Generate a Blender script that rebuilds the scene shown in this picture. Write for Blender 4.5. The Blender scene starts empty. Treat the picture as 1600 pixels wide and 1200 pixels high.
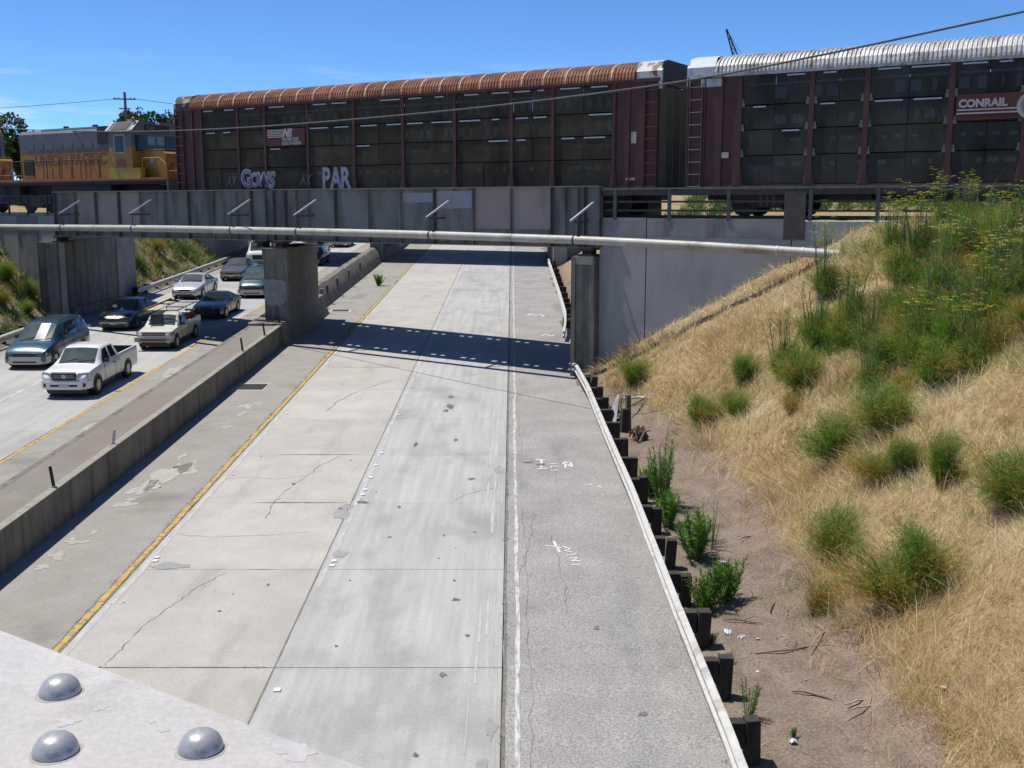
import bpy, bmesh, math, random
import numpy as np
from mathutils import Vector, Matrix

# ------------------------------------------------------------------ camera, sky, sun, exposure
sc = bpy.context.scene
R = math.radians
F_PX = 1680.0
PITCH = math.atan(277 / F_PX)
CZ = 7.91                                    # eye height above the freeway at y = 0
SL = math.tan(math.atan(355 / F_PX) - PITCH)  # the freeway climbs gently away from the viewer

cam_d = bpy.data.cameras.new('camera')
cam = bpy.data.objects.new('camera', cam_d)
sc.collection.objects.link(cam)
cam.location = (0, 0, CZ)
cam.rotation_euler = (R(90) - PITCH, 0, 0)
cam_d.sensor_width = 36
cam_d.lens = 36 * F_PX / 1600
cam_d.clip_start = 0.05
cam_d.clip_end = 9000
sc.camera = cam

SUN_DIR = Vector((-0.37, 0.15, 1.0)).normalized()     # towards the sun
SUN_EL = math.asin(SUN_DIR.z)
SUN_AZ = math.atan2(SUN_DIR.x, SUN_DIR.y)

world = bpy.data.worlds.new('World')
sc.world = world
world.use_nodes = True
wn, wl = world.node_tree.nodes, world.node_tree.links
wn.clear()
w_out = wn.new('ShaderNodeOutputWorld')
w_bg = wn.new('ShaderNodeBackground')
w_sky = wn.new('ShaderNodeTexSky')
w_sky.sky_type = 'NISHITA'
w_sky.sun_disc = False
w_sky.sun_elevation = SUN_EL
w_sky.sun_rotation = SUN_AZ
w_sky.altitude = 0
w_sky.air_density = 0.45
w_sky.dust_density = 0.0
w_sky.ozone_density = 10.0
w_bg.inputs['Strength'].default_value = 0.13
w_tc = wn.new('ShaderNodeTexCoord')
w_map = wn.new('ShaderNodeMapping')
w_map.inputs['Scale'].default_value = (5.0, 5.0, 34.0)
w_map.inputs['Location'].default_value = (0.35, 0.0, 0.6)
w_noise = wn.new('ShaderNodeTexNoise')
w_noise.inputs['Scale'].default_value = 1.35
w_noise.inputs['Detail'].default_value = 7
w_noise.inputs['Roughness'].default_value = 0.58
w_ramp = wn.new('ShaderNodeValToRGB')
w_ramp.color_ramp.elements[0].position = 0.55
w_ramp.color_ramp.elements[1].position = 0.74
w_sep = wn.new('ShaderNodeSeparateXYZ')
w_band = wn.new('ShaderNodeValToRGB')        # a low belt of thin cloud all round the horizon
e = w_band.color_ramp.elements
e[0].position, e[0].color = 0.055, (0, 0, 0, 1)
e[1].position, e[1].color = 0.085, (1, 1, 1, 1)
x = e.new(0.108); x.color = (0.6, 0.6, 0.6, 1)
x = e.new(0.13); x.color = (0, 0, 0, 1)
w_mul = wn.new('ShaderNodeMath'); w_mul.operation = 'MULTIPLY'
w_mul2 = wn.new('ShaderNodeMath'); w_mul2.operation = 'MULTIPLY'; w_mul2.inputs[1].default_value = 0.75
w_mix = wn.new('ShaderNodeMixRGB')
w_mix.inputs['Color2'].default_value = (5.6, 6.2, 7.2, 1)
w_tone = wn.new('ShaderNodeMixRGB'); w_tone.blend_type = 'MULTIPLY'; w_tone.inputs['Fac'].default_value = 1.0
w_tone.inputs['Color2'].default_value = (1.10, 1.27, 1.26, 1)      # the camera's deep blue
wl.new(w_tc.outputs['Generated'], w_map.inputs['Vector'])
wl.new(w_map.outputs['Vector'], w_noise.inputs['Vector'])
wl.new(w_noise.outputs['Fac'], w_ramp.inputs['Fac'])
wl.new(w_tc.outputs['Generated'], w_sep.inputs['Vector'])
wl.new(w_sep.outputs['Z'], w_band.inputs['Fac'])
wl.new(w_ramp.outputs['Color'], w_mul.inputs[0])
wl.new(w_band.outputs['Color'], w_mul.inputs[1])
wl.new(w_mul.outputs[0], w_mul2.inputs[0])
wl.new(w_mul2.outputs[0], w_mix.inputs['Fac'])
wl.new(w_sky.outputs['Color'], w_tone.inputs['Color1'])
wl.new(w_tone.outputs['Color'], w_mix.inputs['Color1'])
wl.new(w_mix.outputs['Color'], w_bg.inputs['Color'])
wl.new(w_bg.outputs['Background'], w_out.inputs['Surface'])

sun_d = bpy.data.lights.new('sun', 'SUN')
sun_d.energy = 5.0
sun_d.angle = R(0.53)
sun_d.color = (1.0, 0.945, 0.86)
sun = bpy.data.objects.new('sun', sun_d)
sc.collection.objects.link(sun)
sun.rotation_euler = SUN_DIR.to_track_quat('Z', 'Y').to_euler()
sun.location = (-20, 10, 60)

sc.view_settings.view_transform = 'Standard'
sc.view_settings.look = 'None'
sc.view_settings.exposure = 0.2
sc.view_settings.gamma = 1.0
sc.view_settings.use_curve_mapping = False
sc.cycles.max_bounces = 6
sc.cycles.transparent_max_bounces = 12
sc.cycles.use_denoising = True
sc.cycles.caustics_reflective = False
sc.cycles.caustics_refractive = False

rnd = random.Random(7)
nrng = np.random.default_rng(11)
C = sc.collection

# ------------------------------------------------------------------ materials
MATS = {}
ALB = 0.86
def mat(name, c1, c2=None, scale=3.0, rough=0.7, metal=0.0, bump=0.0, bscale=None, stretch=(1, 1, 1), detail=5,
        lo=0.35, hi=0.65, c3=None, s3=0.6, lo3=0.55, hi3=0.7, st3=(1, 1, 1), rand=0.0, speck=None, coat=0.0, spec=0.5, space='world', rough2=None):
    """procedural material: two colours mixed by noise, a third by a second noise, optional fine specks, bump, per-object value shift"""
    if name in MATS: return MATS[name]
    c1, c2, c3 = [None if c is None else tuple(v * ALB for v in c) for c in (c1, c2, c3)]
    m = bpy.data.materials.new(name); m.use_nodes = True
    nt = m.node_tree; N, L = nt.nodes, nt.links
    b = N['Principled BSDF']
    b.inputs['Roughness'].default_value = rough
    b.inputs['Metallic'].default_value = metal
    b.inputs['Specular IOR Level'].default_value = spec
    if coat: b.inputs['Coat Weight'].default_value = coat; b.inputs['Coat Roughness'].default_value = 0.06
    if c2 is None:
        b.inputs['Base Color'].default_value = (*c1, 1)
        if not rand: MATS[name] = m; return m
        c2 = c1
    if space == 'world':
        g = N.new('ShaderNodeNewGeometry'); src = g.outputs['Position']
    else:
        g = N.new('ShaderNodeTexCoord'); src = g.outputs['Object']
    def noise(sc_, st, det=detail):
        mp = N.new('ShaderNodeMapping'); mp.inputs['Scale'].default_value = st
        L.new(src, mp.inputs['Vector'])
        n = N.new('ShaderNodeTexNoise'); n.inputs['Scale'].default_value = sc_; n.inputs['Detail'].default_value = det
        n.inputs['Roughness'].default_value = 0.6
        L.new(mp.outputs['Vector'], n.inputs['Vector']); return n.outputs['Fac']
    def ramp(fac, a, c):
        r = N.new('ShaderNodeMapRange'); r.inputs['From Min'].default_value = a; r.inputs['From Max'].default_value = c
        L.new(fac, r.inputs['Value']); return r.outputs['Result']
    def mix(fac, a, c, mode='MIX'):
        x = N.new('ShaderNodeMixRGB'); x.blend_type = mode
        if isinstance(fac, float): x.inputs['Fac'].default_value = fac
        else: L.new(fac, x.inputs['Fac'])
        for s, v in (('Color1', a), ('Color2', c)):
            if isinstance(v, tuple): x.inputs[s].default_value = (*v, 1)
            else: L.new(v, x.inputs[s])
        return x.outputs['Color']
    f1 = ramp(noise(scale, stretch), lo, hi)
    col = mix(f1, c1, c2)
    if c3 is not None:
        col = mix(ramp(noise(s3, st3), lo3, hi3), col, c3)
    if speck:
        ss, sa, sb = speck                     # scale, dark multiplier, light multiplier
        col = mix(1.0, col, mix(ramp(noise(ss, (1, 1, 1), 2), 0.3, 0.7), (sa,) * 3, (sb,) * 3), 'MULTIPLY')
    if rand:
        oi = N.new('ShaderNodeObjectInfo')
        mr = N.new('ShaderNodeMapRange'); mr.inputs['To Min'].default_value = 1 - rand; mr.inputs['To Max'].default_value = 1 + rand
        L.new(oi.outputs['Random'], mr.inputs['Value'])
        cm = N.new('ShaderNodeCombineColor')
        for k in range(3): L.new(mr.outputs['Result'], cm.inputs[k])
        col = mix(1.0, col, cm.outputs['Color'], 'MULTIPLY')
    L.new(col, b.inputs['Base Color'])
    if rough2 is not None:
        mr = N.new('ShaderNodeMapRange'); mr.inputs['To Min'].default_value = rough; mr.inputs['To Max'].default_value = rough2
        L.new(f1, mr.inputs['Value']); L.new(mr.outputs['Result'], b.inputs['Roughness'])
    if bump:
        bn = N.new('ShaderNodeBump'); bn.inputs['Strength'].default_value = bump; bn.inputs['Distance'].default_value = 0.02
        L.new(noise(bscale or scale * 4, stretch, 4), bn.inputs['Height']); L.new(bn.outputs['Normal'], b.inputs['Normal'])
    MATS[name] = m
    return m

def leaf_mat(name, stops, trans=0.35, rough=0.6):
    """foliage: colour from a per-leaf attribute through a ramp, light passes partly through"""
    m = bpy.data.materials.new(name); m.use_nodes = True
    N, L = m.node_tree.nodes, m.node_tree.links
    b = N['Principled BSDF']; out = N['Material Output']
    a = N.new('ShaderNodeAttribute'); a.attribute_name = 'tint'
    r = N.new('ShaderNodeValToRGB'); el = r.color_ramp.elements
    el[0].position, el[0].color = stops[0][0], (*stops[0][1], 1)
    el[1].position, el[1].color = stops[-1][0], (*stops[-1][1], 1)
    for p, c in stops[1:-1]:
        q = el.new(p); q.color = (*c, 1)
    L.new(a.outputs['Fac'], r.inputs['Fac'])
    L.new(r.outputs['Color'], b.inputs['Base Color'])
    b.inputs['Roughness'].default_value = rough
    b.inputs['Specular IOR Level'].default_value = 0.3
    t = N.new('ShaderNodeBsdfTranslucent'); L.new(r.outputs['Color'], t.inputs['Color'])
    mx = N.new('ShaderNodeMixShader'); mx.inputs['Fac'].default_value = trans
    L.new(b.outputs['BSDF'], mx.inputs[1]); L.new(t.outputs['BSDF'], mx.inputs[2]); L.new(mx.outputs['Shader'], out.inputs['Surface'])
    MATS[name] = m
    return m

# ------------------------------------------------------------------ mesh building
class MB:
    def __init__(s): s.v = []; s.f = []
    def add(s, vs, fs):
        o = len(s.v); s.v += [tuple(p) for p in vs]; s.f += [tuple(i + o for i in f) for f in fs]; return s
    def box(s, c, d, rz=0.0, rx=0.0, ry=0.0):
        M = Matrix.Rotation(rz, 3, 'Z') @ Matrix.Rotation(ry, 3, 'Y') @ Matrix.Rotation(rx, 3, 'X')
        c = Vector(c)
        P = [c + M @ Vector((x * d[0] / 2, y * d[1] / 2, z * d[2] / 2)) for x, y, z in
             ((-1, -1, -1), (1, -1, -1), (1, 1, -1), (-1, 1, -1), (-1, -1, 1), (1, -1, 1), (1, 1, 1), (-1, 1, 1))]
        return s.add(P, [(0, 3, 2, 1), (4, 5, 6, 7), (0, 1, 5, 4), (1, 2, 6, 5), (2, 3, 7, 6), (3, 0, 4, 7)])
    def b2(s, x0, x1, y0, y1, z0, z1):
        return s.box(((x0 + x1) / 2, (y0 + y1) / 2, (z0 + z1) / 2), (x1 - x0, y1 - y0, z1 - z0))
    def tube(s, pts, r, n=6, cap=True):
        pts = [Vector(p) for p in pts]; k = len(pts); rr = r if isinstance(r, (list, tuple)) else [r] * k
        vs = []; up = Vector((0, 0, 1))
        for i, p in enumerate(pts):
            d = (pts[min(i + 1, k - 1)] - pts[max(i - 1, 0)]).normalized()
            a = d.cross(up)
            if a.length < 1e-3: a = d.cross(Vector((1, 0, 0)))
            a.normalize(); b = a.cross(d)
            for j in range(n):
                t = 2 * math.pi * j / n + math.pi / n
                vs.append(p + (a * math.cos(t) + b * math.sin(t)) * rr[i])
        fs = [(i * n + j, i * n + (j + 1) % n, (i + 1) * n + (j + 1) % n, (i + 1) * n + j) for i in range(k - 1) for j in range(n)]
        if cap: fs += [tuple(range(n))[::-1], tuple(range((k - 1) * n, k * n))]
        return s.add(vs, fs)
    def prism(s, poly, a, b):
        """poly in (x, z) extruded along y from a to b"""
        n = len(poly)
        vs = [(x, a, z) for x, z in poly] + [(x, b, z) for x, z in poly]
        return s.add(vs, [tuple(range(n)), tuple(range(2 * n - 1, n - 1, -1))] + [(i + n, (i + 1) % n + n, (i + 1) % n, i) for i in range(n)])
    def prism_y(s, poly, a, b):
        """poly in (y, z) extruded along x from a to b"""
        n = len(poly)
        vs = [(a, y, z) for y, z in poly] + [(b, y, z) for y, z in poly]
        return s.add(vs, [tuple(range(n))[::-1], tuple(range(n, 2 * n))] + [(i, (i + 1) % n, (i + 1) % n + n, i + n) for i in range(n)])
    def prism_z(s, poly, a, b):
        n = len(poly)
        vs = [(x, y, a) for x, y in poly] + [(x, y, b) for x, y in poly]
        return s.add(vs, [tuple(range(n))[::-1], tuple(range(n, 2 * n))] + [(i, (i + 1) % n, (i + 1) % n + n, i + n) for i in range(n)])
    def lathe(s, prof, c, axis='x', n=16, cap=True):
        """prof: (radius, offset along axis)"""
        vs = []
        for r, h in prof:
            for j in range(n):
                t = 2 * math.pi * j / n; a, b = r * math.cos(t), r * math.sin(t)
                vs.append({'x': (c[0] + h, c[1] + a, c[2] + b), 'y': (c[0] + a, c[1] + h, c[2] + b), 'z': (c[0] + a, c[1] + b, c[2] + h)}[axis])
        k = len(prof)
        fs = [(i * n + j, i * n + (j + 1) % n, (i + 1) * n + (j + 1) % n, (i + 1) * n + j) for i in range(k - 1) for j in range(n)]
        if cap and prof[0][0] > 1e-4: fs.append(tuple(range(n))[::-1])
        if cap and prof[-1][0] > 1e-4: fs.append(tuple(range((k - 1) * n, k * n)))
        return s.add(vs, fs)
    def grid(s, rows):
        m = len(rows[0]); vs = [p for r in rows for p in r]
        return s.add(vs, [(i * m + j, i * m + j + 1, (i + 1) * m + j + 1, (i + 1) * m + j) for i in range(len(rows) - 1) for j in range(m - 1)])
    def mesh(s, name, m=None, smooth=None):
        me = bpy.data.meshes.new(name); me.from_pydata(s.v, [], s.f); me.validate()
        if smooth is not None:
            me.shade_smooth(); me.set_sharp_from_angle(angle=R(smooth))
        if m: me.materials.append(m)
        me.update(); return me
    def build(s, name, m=None, parent=None, smooth=None, off=None, fix=True):
        if off is not None: s.v = [(a - off[0], b - off[1], c - off[2]) for a, b, c in s.v]
        me = s.mesh(name, m, smooth)
        if fix:
            bm = bmesh.new(); bm.from_mesh(me); bmesh.ops.recalc_face_normals(bm, faces=bm.faces); bm.to_mesh(me); bm.free()
        return link(name, me, parent)

def link(name, data, parent=None, loc=None, rot=None):
    o = bpy.data.objects.new(name, data); C.objects.link(o)
    if parent: o.parent = parent
    if loc is not None: o.location = loc
    if rot is not None: o.rotation_euler = rot
    return o
def tag(o, label, cat, group=None):
    o['label'] = label; o['category'] = cat
    if group: o['group'] = group
    return o
def thing(name, label, cat, loc=(0, 0, 0), rot=(0, 0, 0), group=None):
    return tag(link(name, None, None, loc, rot), label, cat, group)
def struct(o): o['kind'] = 'structure'; return o
def stuff(o): o['kind'] = 'stuff'; return o
def copy_tree(o, parent=None):
    c = o.copy(); C.objects.link(c); c.parent = parent
    for ch in list(o.children): copy_tree(ch, c)
    return c
def text_part(name, s, size, m, parent, x, y, z, depth=0.004, sx=1.0, shear=0.0, bold=0.0, align='LEFT', flip=1):
    """lettering in the local x-z plane facing -y"""
    cu = bpy.data.curves.new(name, 'FONT'); cu.body = s; cu.size = size; cu.align_x = align
    cu.extrude = depth; cu.offset = bold; cu.shear = shear; cu.resolution_u = 3
    tmp = bpy.data.objects.new(name, cu); C.objects.link(tmp)
    dg = bpy.context.evaluated_depsgraph_get()
    me = bpy.data.meshes.new_from_object(tmp.evaluated_get(dg))
    bpy.data.objects.remove(tmp); bpy.data.curves.remove(cu)
    for v in me.vertices: v.co = (x + v.co.x * sx, y - flip * v.co.z, z + v.co.y)
    me.materials.clear(); me.materials.append(m); me.name = name
    return link(name, me, parent)
def blob(rng, cx, cy, rx, ry, n=14, jag=0.35):
    n = max(n, 26); hs = [(k, rng.uniform(0, 6.28), jag * rng.uniform(.4, 1) / k ** 0.55) for k in (2, 3, 4, 5, 7, 9)]
    out = []
    for i in range(n):
        t = 2 * math.pi * i / n; k = max(0.12, 1 + sum(a * math.sin(q * t + p) for q, p, a in hs) + rng.uniform(-jag, jag) * .12)
        out.append((cx + rx * math.cos(t) * k, cy + ry * math.sin(t) * k))
    return out

def wob(x, y, a=1.0, seed=0.0):
    return (math.sin(x * 1.3 * a + 1.7 + seed) * math.sin(y * 0.9 * a + 0.6 + seed) + 0.5 * math.sin(x * 2.9 * a + y * 1.7 * a + seed * 2) + 0.3 * math.sin(y * 4.3 * a - x * 3.1 * a + seed)) / 1.8
def lerp(a, b, t): return a + (b - a) * t
def pw(x, pts):
    """piecewise linear"""
    if x <= pts[0][0]: return pts[0][1]
    for (x0, y0), (x1, y1) in zip(pts, pts[1:]):
        if x <= x1: return lerp(y0, y1, (x - x0) / (x1 - x0))
    return pts[-1][1]

# ------------------------------------------------------------------ frames of the place
def roadz(y): return SL * min(max(y, -25), 165)
LEFT = -0.4                                     # the oncoming carriageway lies a little lower
TL = math.hypot(1, 0.6)
O2 = (3.1, 39.0)                                # right end of the bridge girder
TX = (1 / TL, -0.6 / TL)                        # along the track, to the right
TY = (0.6 / TL, 1 / TL)                         # across the track, away from the viewer
TROT = (0, 0, math.atan2(TX[1], TX[0]))
ZR = 7.6                                        # top of rail
def trk(x, y, z=0.0): return (O2[0] + x * TX[0] + y * TY[0], O2[1] + x * TX[1] + y * TY[1], z)
def track_t(X, Y): return (X - O2[0]) * TY[0] + (Y - O2[1]) * TY[1]
def track_x(X, Y): return (X - O2[0]) * TX[0] + (Y - O2[1]) * TX[1]

def toe_r(Y): return pw(Y, [(10, 5.35), (24, 5.35), (30, 4.75), (35, 3.7), (38.5, 2.7), (41, 2.7), (44, 3.4)])
def sp(x, k=0.35): return k * math.log1p(math.exp(min(x / k, 60)))
def ground_z(X, Y):
    zr = roadz(Y)
    if X > 2.2:
        h = pw(Y, [(24, 0.70), (33, 0.79), (45, 0.79), (55, 0.7)]) * sp(X - toe_r(Y)) + 0.05 * max(0, min(X - 3.0, 3)) - 0.04
        h += 0.07 * wob(X, Y, 3.1, 6) * min(1, max(0, (X - toe_r(Y)))) + 0.10 * wob(X, Y, 0.9) * min(1, max(0, (X - toe_r(Y)) * 0.7)) + 0.05 * wob(X, Y, 2.6, 3)
        h += 0.22 * math.exp(-((X - toe_r(Y) - 0.2) ** 2) / 0.10) * (0.4 + 0.6 * wob(X, Y, 1.4, 8)) * (1 if Y < 36 else 0)
        z = zr + h; top = 7.45 + 0.1 * wob(X, Y, 0.3) + 1.4 * min(1, max(0, (Y - 52) / 9))
        if z > top - 0.5: z = top - 0.5 * math.exp(-(z - top + 0.5) / 0.5)
        return z
    if X < -22.3:
        h = LEFT + 0.95 * sp(-X - 23.2) - 0.04 + 0.12 * wob(X, Y, 0.9) * min(1, max(0, -X - 23))
        z = zr + h; top = 7.35 + 1.1 * min(1, max(0, (Y - 67) / 8))
        if z > top - 0.5: z = top - 0.5 * math.exp(-(z - top + 0.5) / 0.5)
        return z
    return zr - 1.0
# ------------------------------------------------------------------ materials of the setting
M_slab_a = mat('concrete_lane_tan', (0.40, 0.38, 0.345), (0.475, 0.458, 0.425), 0.9, 0.85, c3=(0.36, 0.345, 0.31), s3=0.7, st3=(1.6, 0.35, 1), rand=0.05, speck=(38, 0.86, 1.12), bump=0.15, bscale=60, hi=0.7)
M_slab_b = mat('concrete_lane_grey', (0.365, 0.362, 0.352), (0.465, 0.463, 0.452), 1.6, 0.85, stretch=(2.6, 0.16, 1), c3=(0.30, 0.297, 0.285), s3=0.8, st3=(0.8, 0.55, 1), lo3=0.5, hi3=0.72, rand=0.05, speck=(34, 0.88, 1.1), bump=0.15, bscale=60, hi=0.7)
M_slab_l = mat('concrete_lane_far', (0.35, 0.35, 0.345), (0.43, 0.425, 0.41), 1.2, 0.85, stretch=(2.5, 0.15, 1), c3=(0.30, 0.30, 0.29), s3=0.5, st3=(1, 0.4, 1), rand=0.05, speck=(24, 0.9, 1.08))
M_asph_l = mat('asphalt_shoulder_tan', (0.28, 0.268, 0.24), (0.325, 0.312, 0.28), 1.1, 0.92, speck=(46, 0.78, 1.2), c3=(0.22, 0.21, 0.185), s3=0.5, bump=0.3, bscale=70)
M_asph_r = mat('asphalt_shoulder_grey', (0.265, 0.255, 0.245), (0.33, 0.318, 0.305), 0.8, 0.92, speck=(30, 0.62, 1.42), c3=(0.235, 0.23, 0.225), s3=0.45, st3=(1.4, 0.4, 1), bump=0.4, bscale=45)
M_joint = mat('joint_dirt', (0.075, 0.07, 0.06), (0.14, 0.13, 0.11), 6, 0.95)
M_crack = mat('crack_dark', (0.13, 0.122, 0.105), (0.23, 0.215, 0.185), 7, 0.95)
M_crack_s = mat('crack_soft', (0.20, 0.195, 0.18), (0.27, 0.26, 0.245), 7, 0.95)
M_tar = mat('tar_spot', (0.10, 0.10, 0.10), (0.18, 0.18, 0.178), 9, 0.85)
M_patch = mat('patch_grey', (0.28, 0.282, 0.28), (0.335, 0.335, 0.33), 5, 0.9, speck=(50, 0.85, 1.15))
M_yellow = mat('yellow_paint', (0.50, 0.31, 0.06), (0.56, 0.38, 0.11), 8, 0.8, c3=(0.24, 0.20, 0.13), s3=7, lo3=0.56, hi3=0.66, speck=(60, 0.8, 1.15))
M_white = mat('white_paint', (0.62, 0.62, 0.60), (0.52, 0.52, 0.50), 7, 0.8, c3=(0.31, 0.305, 0.30), s3=7, st3=(3.5, 0.4, 1), lo3=0.44, hi3=0.6)
M_white_faint = mat('white_paint_faint', (0.50, 0.50, 0.49), (0.47, 0.47, 0.46), 6, 0.8, c3=(0.40, 0.40, 0.39), s3=5, st3=(2.5, 0.4, 1), lo3=0.42, hi3=0.56)
M_spray = mat('white_spray', (0.72, 0.72, 0.72), (0.60, 0.60, 0.60), 14, 0.8)
M_spill = mat('spilled_paint', (0.43, 0.415, 0.37), (0.33, 0.32, 0.28), 3, 0.85)
M_conc = mat('old_concrete', (0.235, 0.23, 0.215), (0.33, 0.325, 0.31), 0.9, 0.9, c3=(0.15, 0.145, 0.13), s3=1.5, st3=(1.4, 1.4, 0.16), lo3=0.52, hi3=0.72, speck=(28, 0.9, 1.08), bump=0.2, bscale=22)
M_conc_dark = mat('stained_concrete', (0.16, 0.148, 0.122), (0.245, 0.226, 0.188), 1.0, 0.92, c3=(0.08, 0.073, 0.06), s3=1.9, st3=(1.6, 1.6, 0.12), lo3=0.48, hi3=0.7, speck=(24, 0.88, 1.1), bump=0.25, bscale=20)
M_wall = mat('painted_concrete', (0.375, 0.368, 0.352), (0.425, 0.418, 0.402), 0.6, 0.9, c3=(0.29, 0.28, 0.26), s3=1.1, st3=(1.0, 1.0, 0.3), lo3=0.5, hi3=0.78, speck=(26, 0.95, 1.04))
M_fill = mat('median_fill', (0.215, 0.205, 0.18), (0.265, 0.25, 0.22), 1.3, 0.95, c3=(0.205, 0.168, 0.142), s3=0.35, st3=(1, 0.35, 1), lo3=0.35, hi3=0.68, speck=(34, 0.85, 1.13))
M_steel = mat('girder_paint_grey', (0.205, 0.203, 0.188), (0.265, 0.262, 0.245), 0.7, 0.75, spec=0.25, c3=(0.105, 0.098, 0.082), s3=1.5, st3=(1.2, 1.2, 0.22), lo3=0.44, hi3=0.72, speck=(20, 0.94, 1.05))
M_steel_pale = mat('girder_paint_pale', (0.29, 0.31, 0.335), (0.33, 0.35, 0.37), 1.5, 0.6, speck=(20, 0.95, 1.05))
M_steel_pink = mat('girder_paint_pink', (0.36, 0.275, 0.235), (0.40, 0.315, 0.275), 1.0, 0.62, c3=(0.25, 0.20, 0.185), s3=1.2, st3=(1, 1, 0.3), speck=(20, 0.95, 1.05))
M_steel_dark = mat('girder_dirty', (0.085, 0.08, 0.072), (0.13, 0.122, 0.11), 1.8, 0.75, speck=(20, 0.9, 1.08))
M_flange = mat('flange_edge', (0.30, 0.28, 0.24), (0.19, 0.17, 0.14), 6, 0.7)
M_black = mat('black_steel', (0.022, 0.021, 0.02), (0.04, 0.037, 0.033), 3, 0.7)
M_pipe = mat('weathered_pipe', (0.42, 0.395, 0.34), (0.53, 0.51, 0.46), 1.6, 0.5, c3=(0.26, 0.21, 0.14), s3=1.3, lo3=0.55, hi3=0.74, speck=(18, 0.88, 1.08), bump=0.08)
M_galv = mat('galvanised', (0.52, 0.51, 0.475), (0.62, 0.61, 0.575), 4, 0.5, metal=0.05, c3=(0.33, 0.31, 0.27), s3=2.2, speck=(30, 0.93, 1.06))
M_timber = mat('creosote_timber', (0.028, 0.025, 0.021), (0.055, 0.048, 0.04), 6, 0.9, stretch=(3, 3, 0.4), bump=0.4, bscale=30, rand=0.25)
M_ballast = mat('ballast', (0.24, 0.22, 0.205), (0.40, 0.37, 0.35), 14, 0.95, speck=(22, 0.6, 1.3), bump=0.6, bscale=20)
M_rail = mat('rail_steel', (0.13, 0.09, 0.065), (0.17, 0.12, 0.09), 5, 0.6, metal=0.3)
M_wood = mat('grey_wood', (0.12, 0.105, 0.085), (0.18, 0.16, 0.135), 5, 0.9, stretch=(2, 2, 0.4))

# ------------------------------------------------------------------ ground: one sheet to the horizon, with the freeway cut in it
gx = [-4000, -1500, -600, -250, -120, -80, -60, -50, -44] + list(np.arange(-40, -22.2, 0.6)) + [-22.2, -12, -6, 0, 2.0] + list(np.arange(2.3, 16, 0.3)) + list(np.arange(16, 30, 1.0)) + [34, 40, 50, 70, 110, 250, 600, 1500, 4000]
gy = [-600, -200, -80, -40, -25, -12, -4, 2, 6] + list(np.arange(8, 46, 0.4)) + list(np.arange(46, 110, 1.5)) + [115, 125, 140, 155, 170, 190, 230, 320, 600, 1500, 5000]
rows = []; tint = []
for Y in gy:
    row = []
    for X in gx:
        z = ground_z(X, Y)
        if Y > 165: z = max(z, 7.3 if abs(X) > 1 else 7.3)
        row.append((X, Y, z))
        if X > 0: tint.append(min(1, max(0, (X - toe_r(Y) + 0.25 * wob(X, Y, 2.2)) * 1.6)))
        else: tint.append(min(1, max(0, (-X - 23.3 + 0.3 * wob(X, Y, 2.2)) * 1.2)))
    rows.append(row)
gm = MB().grid(rows)
ground = gm.build('ground', None, smooth=60, fix=False)
at = ground.data.attributes.new('tint', 'FLOAT', 'POINT'); at.data.foreach_set('value', tint)
m = mat('dirt', (0.178, 0.135, 0.102), (0.24, 0.188, 0.146), 1.6, 0.95, c3=(0.12, 0.093, 0.075), s3=1.3, speck=(26, 0.62, 1.3), bump=0.9, bscale=16)
N, L = m.node_tree.nodes, m.node_tree.links
b = N['Principled BSDF']; src = b.inputs['Base Color'].links[0].from_socket
a = N.new('ShaderNodeAttribute'); a.attribute_name = 'tint'
g = N.new('ShaderNodeNewGeometry'); nn = N.new('ShaderNodeTexNoise'); nn.inputs['Scale'].default_value = 5; nn.inputs['Detail'].default_value = 6
L.new(g.outputs['Position'], nn.inputs['Vector'])
rp = N.new('ShaderNodeValToRGB'); rp.color_ramp.elements[0].color = (0.17, 0.12, 0.06, 1); rp.color_ramp.elements[1].color = (0.34, 0.26, 0.14, 1)
rp.color_ramp.elements[0].position = 0.3; rp.color_ramp.elements[1].position = 0.7
L.new(nn.outputs['Fac'], rp.inputs['Fac'])
mx = N.new('ShaderNodeMixRGB'); L.new(a.outputs['Fac'], mx.inputs['Fac']); L.new(src, mx.inputs['Color1']); L.new(rp.outputs['Color'], mx.inputs['Color2'])
L.new(mx.outputs['Color'], b.inputs['Base Color'])
ground.data.materials.append(m); struct(ground)

# ------------------------------------------------------------------ the two carriageways
Y0, Y1 = -12.0, 160.0
def sheet(mb, x0, x1, y0, y1, h, ny=1, dl=0.0, jag=None):
    rows = []
    for i in range(ny + 1):
        y = lerp(y0, y1, i / ny); ja = jag() if jag else 0; jb = jag() if jag else 0
        rows.append([(x0 + ja, y, SL * y + h + dl), (x1 + jb, y, SL * y + h + dl)])
    return mb.grid(rows)
def ribbon(mb, pts, w, h=0.003, dl=0.0):
    """thin flat strip lying on the road along pts (x, y), width w or list"""
    rows = []
    for i, (x, y) in enumerate(pts):
        x0, y0 = pts[max(i - 1, 0)]; x1, y1 = pts[min(i + 1, len(pts) - 1)]
        d = math.hypot(x1 - x0, y1 - y0) or 1; nx, ny = -(y1 - y0) / d, (x1 - x0) / d
        ww = (w[i] if isinstance(w, list) else w) / 2
        rows.append([(x + nx * ww, y + ny * ww, SL * (y + ny * ww) + h + dl), (x - nx * ww, y - ny * ww, SL * (y - ny * ww) + h + dl)])
    return mb.grid(rows)
def flat_poly(mb, poly, h=0.004, dl=0.0):
    cx = sum(p[0] for p in poly) / len(poly); cy = sum(p[1] for p in poly) / len(poly); n = len(poly)
    return mb.add([(cx, cy, SL * cy + h + dl)] + [(x, y, SL * y + h + dl) for x, y in poly], [(0, i + 1, (i + 1) % n + 1) for i in range(n)])
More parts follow.
